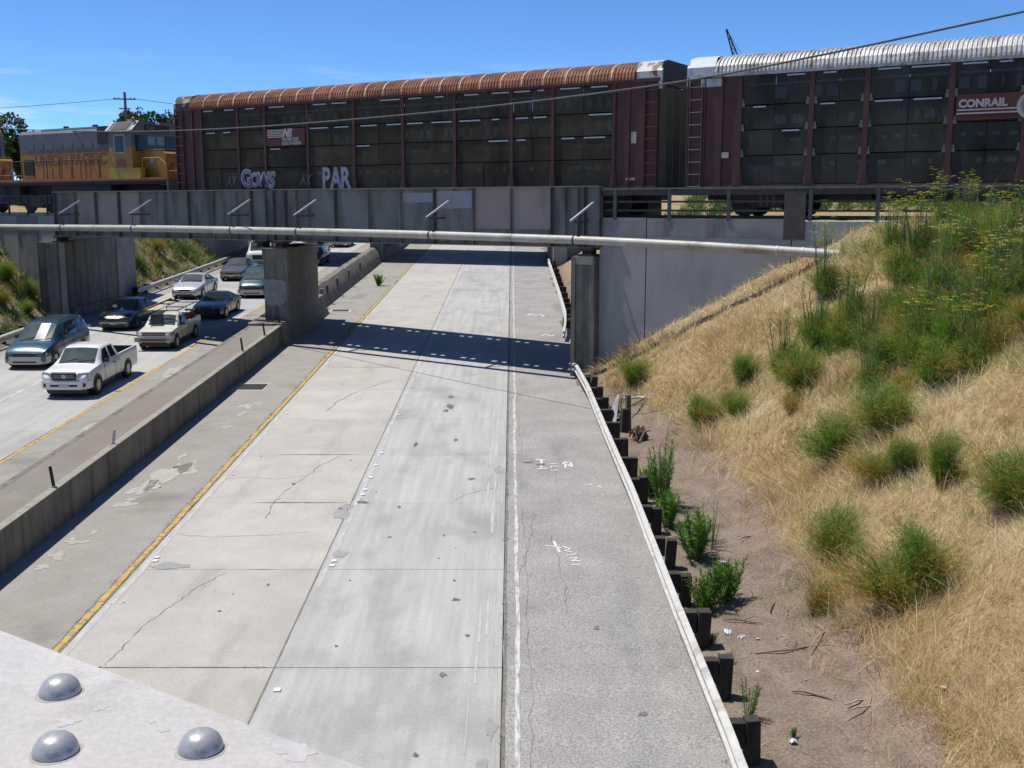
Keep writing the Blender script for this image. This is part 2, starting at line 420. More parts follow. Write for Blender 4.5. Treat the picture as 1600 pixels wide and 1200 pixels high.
def jagged(rng, p, q, n, amp):
    out = []
    for i in range(n + 1):
        t = i / n; k = 0 if i in (0, n) else 1
        out.append((lerp(p[0], q[0], t) + k * rng.uniform(-amp, amp), lerp(p[1], q[1], t) + k * rng.uniform(-amp, amp)))
    return out

mb = MB(); sheet(mb, -10.0, 3.05, Y0, Y1, -0.04)
road_r = struct(mb.build('road', M_joint))
mb = MB(); sheet(mb, -22.95, -11.1, Y0, Y1, -0.04, dl=LEFT)
road_l = struct(mb.build('road', M_joint))
SEC = 4.13; YJ = 16.05 - SEC * 3
def slab_mesh(name, w, l, m):
    g = 0.008; t = 0.03; mbx = MB()
    x, y = w / 2 - g, l / 2 - g
    P = [(-x, -y), (x, -y), (x, y), (-x, y)]
    mbx.add([(a, c, SL * c - t) for a, c in P] + [(a, c, SL * c - 0.006) for a, c in P] + [(a - math.copysign(.008, a), c - math.copysign(.008, c), SL * c) for a, c in P],
            [(0, 1, 5, 4), (1, 2, 6, 5), (2, 3, 7, 6), (3, 0, 4, 7), (4, 5, 9, 8), (5, 6, 10, 9), (6, 7, 11, 10), (7, 4, 8, 11), (8, 9, 10, 11)])
    return mbx.mesh(name, m)
for x0, x1, m, par, dl, kmax in ((-7.37, -3.76, M_slab_a, road_r, 0, 24), (-3.76, -0.15, M_slab_b, road_r, 0, 24), (-17.78, -14.28, M_slab_l, road_l, LEFT, 22), (-21.4, -17.78, M_slab_l, road_l, LEFT, 22)):
    me = slab_mesh('slab', x1 - x0, SEC, m)
    for k in range(-1, kmax):
        yc = YJ + (k + 0.5) * SEC
        link('slab', me, par, ((x0 + x1) / 2, yc, SL * yc + dl + rnd.uniform(-0.002, 0.002)))
    y_end = YJ + kmax * SEC
    mb = MB(); sheet(mb, x0 + 0.01, x1 - 0.01, y_end, Y1, -0.002, dl=dl); mb.build('far_lane', m, par)
    mb = MB(); sheet(mb, x0 + 0.01, x1 - 0.01, Y0, YJ - SEC, -0.002, dl=dl); mb.build('near_lane', m, par)
r2 = random.Random(3)
mb = MB(); sheet(mb, -9.98, -7.385, Y0, Y1, -0.003, 400, jag=lambda: r2.uniform(-0.012, 0.012)); mb.build('shoulder', M_asph_l, road_r)
mb = MB(); sheet(mb, -0.135, 3.02, Y0, Y1, -0.003, 400, jag=lambda: r2.uniform(-0.02, 0.02)); mb.build('shoulder', M_asph_r, road_r)
mb = MB(); sheet(mb, -14.27, -11.12, Y0, Y1, -0.003, 200, dl=LEFT, jag=lambda: r2.uniform(-0.015, 0.015)); mb.build('shoulder', M_asph_l, road_l)
mb = MB(); sheet(mb, -22.92, -21.41, Y0, Y1, -0.003, 100, dl=LEFT); mb.build('shoulder', M_asph_r, road_l)

# painted lines, worn
def painted(name, par, x, w, m, dl=0.0, seg=(0.35, 1.0), gap=(0.012, 0.05), y0=2, y1=150, miss=0.05, h=0.004, drift=0.02):
    mb = MB(); y = y0
    while y < y1:
        l = r2.uniform(*seg)
        if r2.random() > miss:
            a = r2.uniform(-drift, drift); c = w * r2.uniform(0.75, 1.0) / 2
            n = 3
            rows = [[(x + a - c + r2.uniform(-.012, .012), yy, SL * yy + h + dl), (x + a + c + r2.uniform(-.012, .012), yy, SL * yy + h + dl)] for yy in (y, y + l / 3, y + 2 * l / 3, y + l)]
            mb.grid(rows)
        y += l + r2.uniform(*gap)
    return mb.build(name, m, par)
mb = MB(); ribbon(mb, jagged(r2, (-7.47, 3), (-7.47, 120), 500, 0.03), [r2.uniform(0.12, 0.22) for _ in range(501)], 0.001); mb.build('crumbled_edge', M_crack, road_r)
painted('yellow_edge_line', road_r, -7.46, 0.12, M_yellow, seg=(0.15, 0.6), gap=(0.01, 0.035), miss=0.035, drift=0.012)
painted('white_edge_line', road_r, 0.085, 0.085, M_white, seg=(1, 3), gap=(0.0, 0.01), miss=0)
painted('lane_line', road_r, -3.62, 0.13, M_white_faint, seg=(2, 4), gap=(0, 0.02), miss=0.15)
painted('worn_edge_band', road_r, -7.24, 0.12, M_white_faint, seg=(2, 4), gap=(0, 0.02), miss=0.1)
painted('worn_edge_band', road_r, -0.42, 0.05, M_white_faint, seg=(1.5, 4), gap=(0, 0.3), miss=0.3)
painted('worn_edge_band', road_r, -0.56, 0.05, M_white_faint, seg=(1, 3), gap=(0, 0.5), miss=0.4)
M_groove = mat('worn_groove_pale', (0.46, 0.458, 0.447), (0.43, 0.428, 0.417), 6, 0.85, c3=(0.39, 0.388, 0.378), s3=5, st3=(2, 0.3, 1), lo3=0.4, hi3=0.55)
for xx_ in (-0.24, -0.31, -0.37, -0.48, -0.66): painted('worn_groove', road_r, xx_, 0.018, M_groove, seg=(1, 4), gap=(0, 0.8), miss=0.25, drift=0.01, y0=9, y1=45)
painted('yellow_edge_line', road_l, -14.2, 0.13, M_yellow, dl=LEFT, y0=10, miss=0.08)
painted('lane_line', road_l, -17.78, 0.14, M_white, dl=LEFT, seg=(2, 4), gap=(0, 0.02), y0=10, miss=0.1)
painted('white_edge_line', road_l, -21.5, 0.12, M_white_faint, dl=LEFT, seg=(2, 4), gap=(0, 0.02), y0=20, miss=0.1)
# worn asphalt seam beside the white line with crumbs of growth
mb = MB(); ribbon(mb, jagged(r2, (-0.115, 3), (-0.125, 120), 300, 0.012), 0.05, 0.001); mb.build('seam', M_crack, road_r)
mb = MB(); ribbon(mb, jagged(r2, (-3.755, 3), (-3.755, 120), 320, 0.006), [r2.uniform(0.012, 0.035) for _ in range(321)], 0.002); mb.build('seam', M_crack, road_r)
mb = MB(); ribbon(mb, jagged(r2, (-7.385, 3), (-7.385, 120), 400, 0.012), [r2.uniform(0.015, 0.05) for _ in range(401)], 0.002); mb.build('seam', M_crack, road_r)

# cracks in the slabs and the shoulder
CR = [([(-6.45, 16.1), (-6.38, 17.0), (-6.3, 17.8), (-6.02, 18.7), (-5.9, 19.3), (-5.55, 20.0)], 0.028, M_crack),
      ([(-5.5, 23.2), (-5.55, 24.3), (-5.45, 25.3), (-5.3, 26.0), (-4.95, 27.6), (-4.6, 28.3)], 0.03, M_crack),
      ([(-5.9, 33.6), (-5.75, 35.0), (-5.35, 36.3), (-4.9, 37.3), (-4.4, 38.4)], 0.035, M_crack),
      ([(-6.1, 32.3), (-5.6, 32.2), (-5.3, 32.25)], 0.05, M_crack_s), ([(-7.3, 22.2), (-6.4, 22.0), (-5.2, 22.1), (-4.4, 22.3)], 0.025, M_crack_s),
      ([(-1.35, 24.45), (-1.1, 24.95), (-0.7, 25.3), (-0.2, 25.5)], 0.03, M_crack),
      ([(0.28, 10), (0.25, 13), (0.30, 16), (0.24, 18), (0.30, 21.5), (0.22, 24)], 0.018, M_crack), ([(0.05, 19.5), (0.28, 21), (0.55, 23.5)], 0.016, M_crack),
      ([(0.22, 25), (0.25, 29), (0.2, 33)], 0.016, M_crack), ([(0.95, 18.1), (1.0, 19.5), (0.92, 20.6), (0.85, 22.1)], 0.022, M_crack), ([(1.15, 23.5), (1.1, 26), (1.2, 28)], 0.016, M_crack_s),
      ([(-7.3, 26.2), (-6.6, 26.4), (-5.9, 26.2), (-5.2, 26.5)], 0.015, M_crack_s), ([(-2.3, 46), (-1.8, 50), (-1.9, 56), (-1.6, 63)], 0.02, M_crack_s),
      ([(-6.9, 49), (-5.8, 49.4), (-4.6, 49.2)], 0.03, M_crack_s), ([(-9.4, 32), (-8.8, 31.8), (-8.0, 31.9)], 0.03, M_crack_s)]
for pts, w, m in CR:
    mb = MB(); dense = []
    for p, q in zip(pts, pts[1:]): dense += jagged(r2, p, q, 6, 0.045)[:-1]
    dense.append(pts[-1]); ribbon(mb, dense, [w * 0.62 * r2.uniform(0.2, 1.6) for _ in dense], 0.0025); mb.build('crack', m, road_r)
for x0, x1, y, w in ((-6.0, -3.85, 24.34, 0.05), (-6.3, -4.2, 28.47, 0.04), (-7.0, -3.9, 16.05, 0.03), (-4.3, -3.85, 16.05, 0.06), (-5.2, -4.6, 20.17, 0.04), (-3.7, -0.3, 45, 0.02), (-7.2, -4.0, 40.8, 0.03)):
    mb = MB(); pts = jagged(r2, (x0, y), (x1, y), 10, 0.012); ribbon(mb, pts, [w * 0.6 * (0.3 + 1.2 * math.sin(math.pi * i / 10)) * r2.uniform(.4, 1.3) for i in range(11)], 0.003); mb.build('crack', M_crack, road_r)
# repairs, tar spots and spalls
for x, y, rx, ry, m in ((-3.86, 23.5, 0.2, 0.35, M_patch), (-3.82, 24.0, 0.16, 0.2, M_patch), (-3.5, 21.0, 0.14, 0.22, M_patch), (-3.5, 24.35, 0.14, 0.1, M_tar), (-0.32, 27.0, 0.12, 0.4, M_patch),
                        (-6.75, 20.35, 0.4, 0.16, M_patch), (-0.42, 13.1, 0.1, 0.3, M_patch), (-0.3, 14.2, 0.07, 0.3, M_patch), (-0.3, 12.2, 0.12, 0.25, M_patch)):
    mb = MB(); flat_poly(mb, blob(r2, x, y, rx, ry, 14, 0.3), 0.006); mb.build('repair_patch', m, road_r)
SP = [(-1.02, 26.2, .08, .1), (-1.02, 18.7, .07, .07), (-1.08, 15.8, .06, .07), (-0.75, 17.2, .04, .05), (-2.6, 22.0, .04, .05), (-1.45, 22.1, .03, .05), (-2.6, 24, .04, .1), (-2.0, 34.2, .11, .35), (-2.05, 35.6, .09, .2), (-2.1, 33.6, .07, .18),
      (-2.7, 29.5, .07, .2), (0.42, 27.7, .12, .08), (0.75, 27.5, .1, .1), (-1.6, 30, .05, .2), (-2.9, 16.8, .03, .04), (-1.3, 13.5, .04, .05), (1.45, 17.5, .05, .06), (1.9, 14.6, .06, .06), (-5.2, 18.2, .03, .05), (-4.6, 19.4, .03, .05), (-5.4, 25.8, .04, .07), (-8.6, 25.5, .03, .04), (-2.0, 12.8, .04, .05), (-1.1, 19.6, .03, .05), (-0.8, 22.3, .03, .05)]
for _ in range(28): SP.append((r2.uniform(-7.2, -0.4), r2.uniform(11, 45), r2.uniform(.008, .028), r2.uniform(.01, .04)))
for x, y, rx, ry in SP:
    mb = MB(); flat_poly(mb, blob(r2, x, y, rx, ry, 9, 0.3), 0.005); mb.build('tar_spot', M_tar, road_r)
# pale spilled paint on the inner shoulder
for x, y, rx, ry in ((-8.75, 26.6, 0.36, 1.05), (-8.95, 25.5, 0.3, 0.5), (-8.45, 27.2, 0.3, 0.55), (-9.0, 24.2, .2, .22), (-8.95, 24.6, .12, .16), (-9.2, 20.9, .16, .2), (-9.15, 21.7, .22, .13), (-9.3, 21.9, .07, .1), (-9.0, 22.3, .06, .2), (-9.25, 20.3, .16, .12), (-8.5, 31.5, .12, .25), (-8.6, 34.2, .22, .3), (-8.3, 34.6, .15, .3), (-8.5, 33.2, .12, .3), (-8.9, 28.3, .1, .3)):
    mb = MB(); flat_poly(mb, blob(r2, x, y, rx, ry, 22, 0.45), 0.003); mb.build('paint_spill', M_spill, road_r)
for x, y, rx, ry in ((-13.2, 33, .25, .5), (-12.6, 38.5, .4, .9), (-12.9, 41, .4, .8), (-13.4, 42.2, .3, .9)):
    mb = MB(); flat_poly(mb, blob(r2, x, y, rx, ry, 18, 0.45), 0.003, LEFT); mb.build('paint_spill', M_spill, road_l)
# survey marks sprayed on the right shoulder
def spray(strokes, w=0.06):
    mb = MB()
    for st in strokes:
        d = []
        for p, q in zip(st, st[1:]): d += jagged(r2, p, q, 4, 0.012)[:-1]
        d.append(st[-1]); ribbon(mb, d, [w * r2.uniform(0.6, 1.3) for _ in d], 0.005)
    return mb.build('spray_mark', M_spray, road_r)
spray([[(0.62, 28.0), (0.88, 27.9)], [(0.78, 27.9), (0.76, 27.2)], [(0.66, 27.1), (0.92, 27.15)]], 0.07)
spray([[(0.98, 27.55), (1.2, 27.6)], [(0.98, 27.2), (1.05, 27.35), (1.22, 27.3)], [(1.0, 26.95), (1.2, 27.0)], [(1.38, 27.2), (1.42, 27.8), (1.3, 27.5), (1.55, 27.7), (1.58, 27.2), (1.46, 27.5)]], 0.05)
spray([[(0.70, 21.5), (1.02, 21.35)], [(0.88, 21.75), (0.98, 21.1)], [(1.04, 21.45), (1.2, 21.3), (1.08, 21.2), (1.22, 21.1)], [(1.12, 20.95), (1.3, 21.0)], [(1.15, 20.75), (1.32, 20.8), (1.2, 20.6), (1.38, 20.65)], [(1.18, 20.4), (1.34, 20.45)]], 0.045)
spray([[(0.78, 54.5), (1.0, 55.2), (1.2, 54.6), (1.45, 55.0), (1.62, 54.2)]], 0.1)
spray([[(1.3, 48.2), (1.55, 48.7), (1.75, 48.1), (1.95, 48.5)]], 0.1)
spray([[(1.85, 25.7), (2.0, 25.75)], [(2.08, 25.6), (2.2, 25.5)]], 0.05)
# raised lane reflectors (small ceramic blocks)
me = MB().prism_z([(-.05, -.05), (.05, -.05), (.05, .05), (-.05, .05)], -0.005, 0.018).mesh('lane_reflector', mat('reflector_white', (0.75, 0.75, 0.73)))
for x, y in ((-3.55, 20.6), (-3.55, 20.35), (-3.56, 24.9), (-3.55, 25.3), (-3.55, 26.3), (-3.55, 27.4), (-3.56, 28.6), (-3.55, 33.0), (-3.55, 37.2), (-7.12, 20.6), (-7.15, 20.8), (-7.1, 33.2), (-7.12, 41.3), (-3.55, 15.3)):
    link('lane_reflector', me, road_r, (x, y, SL * y + 0.004), (math.atan(SL), 0, 0))

# storm drain in the inner shoulder
yd = 37.2
dr = thing('storm_drain', 'square black grated storm drain beside the long median wall', 'drain', (-9.1, yd, SL * yd), (math.atan(SL), 0, 0))
MB().b2(-.62, .5, -.62, .62, -0.02, 0.005).build('apron', mat('drain_apron', (0.40, 0.39, 0.37), (0.46, 0.45, 0.43), 4), dr)
MB().b2(-.44, .44, -.46, .46, -0.02, 0.010).build('pit', mat('pit_black', (0.012, 0.012, 0.012)), dr)
for i in range(9): MB().b2(-.43 + i * .1, -.395 + i * .1, -.46, .46, 0.008, 0.022).build('bar', M_black, dr)
yd = 56.3
dr = thing('storm_drain', 'small dark drain opening by the barrier just beyond the bridge shadow', 'drain', (-9.0, yd, SL * yd), (math.atan(SL), 0, 0))
MB().b2(-.55, .6, -.5, .4, -0.02, 0.005).build('apron', MATS['drain_apron'], dr)
MB().b2(-.42, .42, -.3, .3, -0.02, 0.010).build('pit', MATS['pit_black'], dr)
for i in range(6): MB().b2(-.41 + i * .14, -.37 + i * .14, -.3, .3, 0.008, 0.022).build('bar', M_black, dr)

# ------------------------------------------------------------------ median: two walls with a filled top
def strip_solid(x0, x1, y0, y1, h0, h1, ny=40, lip=None):
    mb = MB(); n = ny
    P = []
    for i in range(n + 1):
        y = lerp(y0, y1, i / n); z = SL * y
        P.append([(x0, y, z + h0), (x0, y, z + h1), (x1, y, z + h1), (x1, y, z + h0), (x0, y, z + h0)])
    mb.grid(P); mb.add(P[0][:4], [(0, 1, 2, 3)]); mb.add(P[-1][:4], [(3, 2, 1, 0)])
    return mb
med = thing('median_barrier', 'long low concrete median wall filled level with brown dirt', 'barrier', (0, 0, 0))
strip_solid(-10.02, -9.86, -12, 46.2, -0.1, 0.86, 30).build('wall', M_conc_dark, med)
strip_solid(-11.22, -11.06, -12, 46.2, -0.5, 0.86, 30).build('wall', M_conc_dark, med)
strip_solid(-11.06, -10.02, -12, 46.2, 0.0, 0.856, 30).build('fill', M_fill, med)
strip_solid(-10.045, -9.845, -12, 46.2, 0.852, 0.875, 60).build('coping', mat('coping', (0.33, 0.32, 0.27), (0.24, 0.235, 0.19), 5, 0.9), med)
# flared plinth round the pier
mb = MB(); P = []
for y, w in ((45.6, 0.0), (46.6, 0.04), (48.5, 0.1), (52, 0.14), (54.6, 0.22), (55.6, 0.14)):
    z = SL * y
    P.append([(-11.3, y, z - 0.4), (-11.25, y, z + 0.95), (-9.78 + w * .2, y, z + 0.95), (-9.72 + w * 0.6, y, z + 0.4), (-9.6 + w, y, z - 0.05)])
mb.grid(P); mb.add(P[0], [(0, 1, 2, 3, 4)]); mb.add(P[-1], [(4, 3, 2, 1, 0)])
mb.build('plinth', M_conc_dark, med, smooth=40)
# battered barrier beyond the pier
bar = thing('median_barrier', 'battered concrete barrier running on beyond the middle bridge pier', 'barrier', (0, 0, 0))
mb = MB(); P = []; r3 = random.Random(5)
for i in range(60):
    y = lerp(55.6, 84, i / 59); z = SL * y; t = 1.12 + 0.02 * math.sin(i * .9) + r3.uniform(-.025, .025)
    P.append([(-11.0, y, z - 0.4), (-10.85, y, z + t), (-10.45 + r3.uniform(-.02, .02), y, z + t + r3.uniform(-.04, .01)), (-10.2 + r3.uniform(-.02, .02), y, z + 0.75 + r3.uniform(-.03, .03)), (-10.06, y, z + 0.42), (-9.93, y, z - 0.05)])
mb.grid(P); mb.add(P[0], [(0, 1, 2, 3, 4, 5)]); mb.add(P[-1], [(5, 4, 3, 2, 1, 0)])
mb.build('wall', M_conc_dark, bar, smooth=30)
for y in (57.2, 59.0, 62.5, 67, 72):
    MB().box((-10.12, y, SL * y + 0.8), (0.12, 0.22, 0.5), 0.1, 0.1).build('stake', M_conc_dark, bar)
strip_solid(-10.9, -9.8, 84, 130, -0.5, 0.9, 10).build('far_wall', M_conc, bar)

# delineator posts on the coping
for y, x, dk, hh, lab in ((22.7, -9.96, 1, 0.47, 'dark upright marker post nearest the camera on the median wall'), (26.3, -9.98, 0, 0.36, 'pale leaning marker post second along the median wall'),
                          (39.4, -9.95, 1, 0.5, 'dark marker post on the median wall beside the storm drain'), (43.0, -9.95, 1, 0.5, 'dark marker post on the median wall a few metres before the pier'), (45.9, -9.95, 1, 0.3, 'short dark stub post at the foot of the middle pier')):
    p = thing('marker_post', lab, 'post', (x, y, SL * y + 0.875), (0, R(-6 if dk else 9), R(20)), 'marker posts on the median wall')
    MB().b2(-.035, .035, -.012, .012, -0.02, hh).build('stake', M_black if dk else M_galv, p)
    MB().b2(-.06, .06, -.03, .03, -0.01, 0.03).build('foot', M_galv, p)

# ------------------------------------------------------------------ railway bridge
def tthing(name, label, cat, x=0, y=0, z=0, group=None): return thing(name, label, cat, trk(x, y, z), TROT, group)
GT, GB = 8.63, 6.46
br = tthing('railway_bridge', 'grey riveted plate girder railway bridge spanning the freeway', 'bridge')
stf = [0.1, -0.52, -0.78, -1.3, -1.89, -3.62, -5.3, -7.12, -8.74, -10.36, -12.11, -13.57, -14.25, -14.87, -15.53]
stf2 = [-15.95, -16.85, -17.73, -19.19, -20.74, -22.29, -23.95, -25.47, -27.14, -28.66, -30.24]
for lst in (stf, stf2):
    for i, (a, c) in enumerate(zip(lst, lst[1:])):
        mid = (a + c) / 2; wdt = abs(a - c)
        mm = M_steel
        if -5.35 < mid < -1.9 : mm = M_steel_pink
        if -28.7 < mid < -24.2: mm = M_steel_pink
        MB().b2(c, a, -0.008, 0.012, GB + 0.02, GT - 0.02).build('web_panel', mm, br)
        if mm is M_steel_pink: MB().b2(c + .08, a - .08, -0.014, 0.0, GB + 0.1, GB + 0.62).build('repainted_patch', M_steel, br)
        if -8.8 < mid < -5.4:
            top = GT - 0.12 if mid > -7.2 else GT - 0.18
            poly = [(c + .06, GT - .55 if mid < -7.2 else GT - .78)] + [(lerp(c + .06, a - .06, k / 8), (GT - .55 if mid < -7.2 else GT - .78) + r3.uniform(-.02, .02)) for k in range(1, 8)] + [(a - .06, GT - .55 if mid < -7.2 else GT - .78), (a - .06, top), (c + .06, top)]
            MB().prism(poly, -0.014, 0.0).build('pale_patch', M_steel_pale, br)
    for k, a in enumerate(lst):
        dbl = a in (stf[-1], stf2[0], stf[0], stf2[-1])
        mb = MB(); mb.b2(a - 0.012, a + 0.012, -0.15, -0.008, GB + 0.03, GT - 0.03); mb.b2(a - 0.012, a + 0.075, -0.024, -0.009, GB + 0.03, GT - 0.03)
        mb.build('stiffener', M_steel_dark if k % 3 == 1 or dbl else M_steel, br)
    a, c = lst[0], lst[-1]
    MB().b2(c, a, -0.2, 0.2, GT - 0.02, GT + 0.012).build('top_flange', M_flange, br)
    MB().b2(c, a, -0.2, 0.2, GB - 0.012, GB + 0.02).build('bottom_flange', M_steel_dark, br)
    mb = MB()
    n = int(abs(a - c) / 0.14)
    for i in range(n): mb.box((lerp(c, a, (i + .5) / n), -0.12, GT + 0.018), (0.035, 0.035, 0.02))
    stuff(mb.build('rivet_row', M_flange, br))
MB().b2(-15.9, -15.58, -0.1, 0.1, GB, GT - .02).build('expansion_joint', M_steel_dark, br)
for a in (-30.3, -15.75):
    pass
MB().b2(-30.3, 0.2, 5.19, 5.21, GB, GT).build('far_girder', M_steel, br)
MB().b2(-30.3, 0.2, 5.0, 5.4, GT, GT + 0.03).build('far_flange', M_steel, br)
# floor: beams and deck plates with narrow slots that let light through
for i in range(21): MB().b2(-30.2 + i * 1.45 + .85, -30.2 + i * 1.45 + 1.05, 0.02, 5.18, GB + 0.1, GB + 0.55).build('floor_beam', M_steel_dark, br)
x = -30.2
while x < 0.1:
    l = 3.0
    MB().b2(x, min(x + l - 0.02, 0.1), 0.46, 4.72, GB + 0.56, GB + 0.62).build('deck_plate', M_steel_dark, br)
    MB().b2(x, min(x + l, 0.1), 0.02, 0.30, GB + 0.555, GB + 0.6).build('edge_plate', M_steel_dark, br)
    MB().b2(x, min(x + l, 0.1), 4.88, 5.17, GB + 0.555, GB + 0.6).build('edge_plate', M_steel_dark, br)
    x += l
x = -30.2
while x < 0.0:                                   # slotted strips along both edges
    for y0_, y1_ in ((0.30, 0.46), (4.72, 4.88)):
        MB().b2(x + .24, x + .47, y0_, y1_, GB + 0.557, GB + 0.598).build('slot_bar', M_steel_dark, br)
        MB().b2(x + .71, x + 1.45, y0_, y1_, GB + 0.557, GB + 0.598).build('slot_bar', M_steel_dark, br)
    x += 1.45
# bearings over pier and abutments
for a in (-0.35, -15.2, -16.3, -29.9):
    mb = MB(); mb.b2(a - .3, a + .3, -0.32, 0.32, GB - 0.09, GB - 0.013); mb.b2(a - .18, a + .18, -0.22, 0.22, GB - 0.24, GB - 0.09); mb.b2(a - .34, a + .34, -0.34, 0.34, GB - 0.30, GB - 0.24)
    mb.build('bearing', M_black, br)

# ballast deck on bridge and embankments, sleepers, rails
trackbed = tthing('trackbed', '', '', 0, 0, 0); del trackbed['label']; del trackbed['category']; struct(trackbed)
MB().b2(-30.1, 0.1, 0.5, 4.68, GB + 0.625, 7.25).build('ballast', M_ballast, trackbed)
mb = MB(); r4 = random.Random(9)
for a0, a1 in ((0.3, 90), (-120, -30.3)):
    n = int((a1 - a0) / 0.7); rws = []
    for i in range(n + 1):
        xx = lerp(a0, a1, i / n)
        rws.append([(xx - (0.62 * yy if a0 < 0 else 0), yy, hh + r4.uniform(-.03, .03)) for yy, hh in ((0.22, 7.40), (0.7, 7.47), (1.2, 7.48), (2.6, 7.46), (4, 7.45), (5, 7.4), (7, 7.2), (10.5, 7.2))])
    mb.grid(rws)
mb.build('ballast', M_ballast, trackbed)
for yy in (1.86, 3.34):
    mb = MB(); mb.b2(-120, 90, yy - .035, yy + .035, 7.56, 7.6); mb.b2(-120, 90, yy - .01, yy + .01, 7.47, 7.56); mb.b2(-120, 90, yy - .07, yy + .07, 7.44, 7.47)
    mb.build('rail', M_rail, trackbed)
me = MB().b2(-.11, .11, 1.3, 3.9, 7.36, 7.5).mesh('sleeper', M_timber)
for i in range(150): link('sleeper', me, trackbed, (-45 + i * 0.55, 0, 0))

# right wing wall, its seat pilaster and embankment core
ww = tthing('wing_wall', 'tall grey concrete wing wall right of the road below the train', 'wall')
for a, c, zt, m in ((0.06, 1.86, 7.52, M_wall), (1.90, 7.0, 7.50, M_wall), (7.04, 40, 7.44, M_wall)):
    MB().b2(a, c, 0.0, 0.35, 0.0, zt - 0.62).build('panel', m, ww)
    MB().b2(a, c, -0.015, 0.36, zt - 0.615, zt).build('parapet', M_conc if c < 8 else M_wall, ww)
MB().b2(6.75, 7.45, -0.05, -0.018, 6.85, 8.4).build('rusty_plate', mat('rusty_plate', (0.075, 0.06, 0.05), (0.115, 0.09, 0.07), 3, 0.8), ww)
MB().b2(0.06, 60, 0.36, 11, -1.0, 7.1).build('core', M_conc, ww)
ab = tthing('concrete_column', 'narrow concrete column under the right end of the girder', 'column')
MB().b2(-0.78, -0.02, -0.30, 1.1, 0.8, GB - 0.62).build('shaft', M_conc_dark, ab)
MB().b2(-0.90, -0.74, -0.36, 1.1, 0.8, GB - 0.34).build('rib', M_conc_dark, ab)
MB().b2(-0.06, 0.05, -0.36, 1.1, 0.8, GB - 0.34).build('rib', M_conc_dark, ab)
MB().b2(-0.84, 0.0, -0.35, 1.1, GB - 0.61, GB - 0.31).build('cap', M_conc, ab)

# left abutment and wing wall
la = thing('abutment', 'grey concrete abutment wall left of the oncoming lanes under the bridge', 'wall')
XA = -22.98
mb = MB(); mb.b2(XA - 1.0, XA, 54.7, 63.6, 0.5, 6.15); mb.build('face', M_conc_dark, la)
MB().b2(XA - 0.5, XA + 0.06, 54.5, 55.3, 0.5, 6.1).build('pilaster', M_conc_dark, la)
MB().b2(XA - 0.5, XA + 0.06, 62.8, 63.65, 0.5, 6.4).build('pilaster', M_conc, la)
MB().b2(XA - 0.4, XA + 0.18, 55.0, 63.7, 0.5, 2.72).build('plinth', M_conc_dark, la)
lw = tthing('wing_wall', 'grey concrete wing wall behind the green bank at far left', 'wall')
for a, c in ((-31.9, -30.4), (-33.6, -31.94), (-36, -33.64), (-60, -36.04)):
    MB().b2(a, c, 0.1, 0.45, 0.0, 7.5).build('panel', M_wall if a in (-31.9, -36) else M_conc, lw)
MB().b2(-60, -30.4, 0.06, 0.5, 7.44, 7.56).build('coping', M_conc, lw)
MB().prism_z([(-30.75, 0.46), (-36.6, 10), (-90, 10), (-90, 0.46)][::-1], -1, 7.1).build('core', M_conc, lw)

# middle pier
pi = thing('bridge_pier', 'tall slab pier of stained concrete standing in the median', 'pier', (0, 0, 0))
mb = MB(); mb.prism_z([(-10.720, 46.6), (-9.690, 46.6), (-9.640, 46.75), (-9.640, 53.6), (-10.720, 53.6)], 2.6, GB - 0.75); mb.build('shaft', M_conc_dark, pi)
MB().prism_z([(-10.760, 46.55), (-9.690, 46.55), (-9.600, 46.75), (-9.600, 53.7), (-10.760, 53.7)], GB - 0.745, GB - 0.32).build('cap', M_conc_dark, pi)
MB().prism([(-10.710, 3.85), (-10.590, 3.72), (-10.440, 3.66), (-10.260, 3.70), (-10.100, 3.64), (-9.940, 3.74), (-9.800, 3.86), (-9.770, 4.2), (-9.740, 4.45), (-9.800, 4.68), (-9.940, 4.80), (-10.140, 4.78), (-10.340, 4.84), (-10.540, 4.80), (-10.710, 4.82)], 46.57, 46.588).build('white_patch', mat('bleached_concrete', (0.25, 0.255, 0.255), (0.34, 0.345, 0.345), 3.5, 0.9, c3=(0.21, 0.205, 0.19), s3=2.5), pi)

# railing on the right wing wall
ra = tthing('railing', 'dark steel railing on the wing wall beneath the right rail car', 'railing')
MB().b2(0.1, 34, -0.03, 0.03, 8.50, 8.56).build('top_rail', mat('railing_steel', (0.13, 0.125, 0.12), (0.20, 0.195, 0.185), 5, 0.6, metal=0.2), ra)
MB().b2(0.1, 34, -0.03, 0.02, 8.30, 8.47).build('channel', M_black, ra)
for z in (8.08, 7.78): MB().b2(0.1, 34, -0.02, 0.02, z - .035, z + .035).build('lower_rail', M_black, ra)
for x in (0.65, 2.72, 4.85, 7.6, 9.7, 12.2, 14.6, 17.0, 19.5, 22): MB().b2(x - .06, x + .06, -0.035, 0.025, 7.45, 8.52).build('post', mat('railing_post', (0.05, 0.052, 0.055), (0.085, 0.088, 0.09), 5, 0.6), ra)
rl = tthing('railing', 'dark steel railing at far left below the locomotive', 'railing')
for z in (8.45, 8.1): MB().b2(-60, -30.4, -0.0, 0.05, z - .03, z + .03).build('rail', M_black, rl)
for i in range(8): MB().b2(-31 - i * 1.55, -30.92 - i * 1.55, -0.02, 0.06, 7.5, 8.48).build('post', M_black, rl)

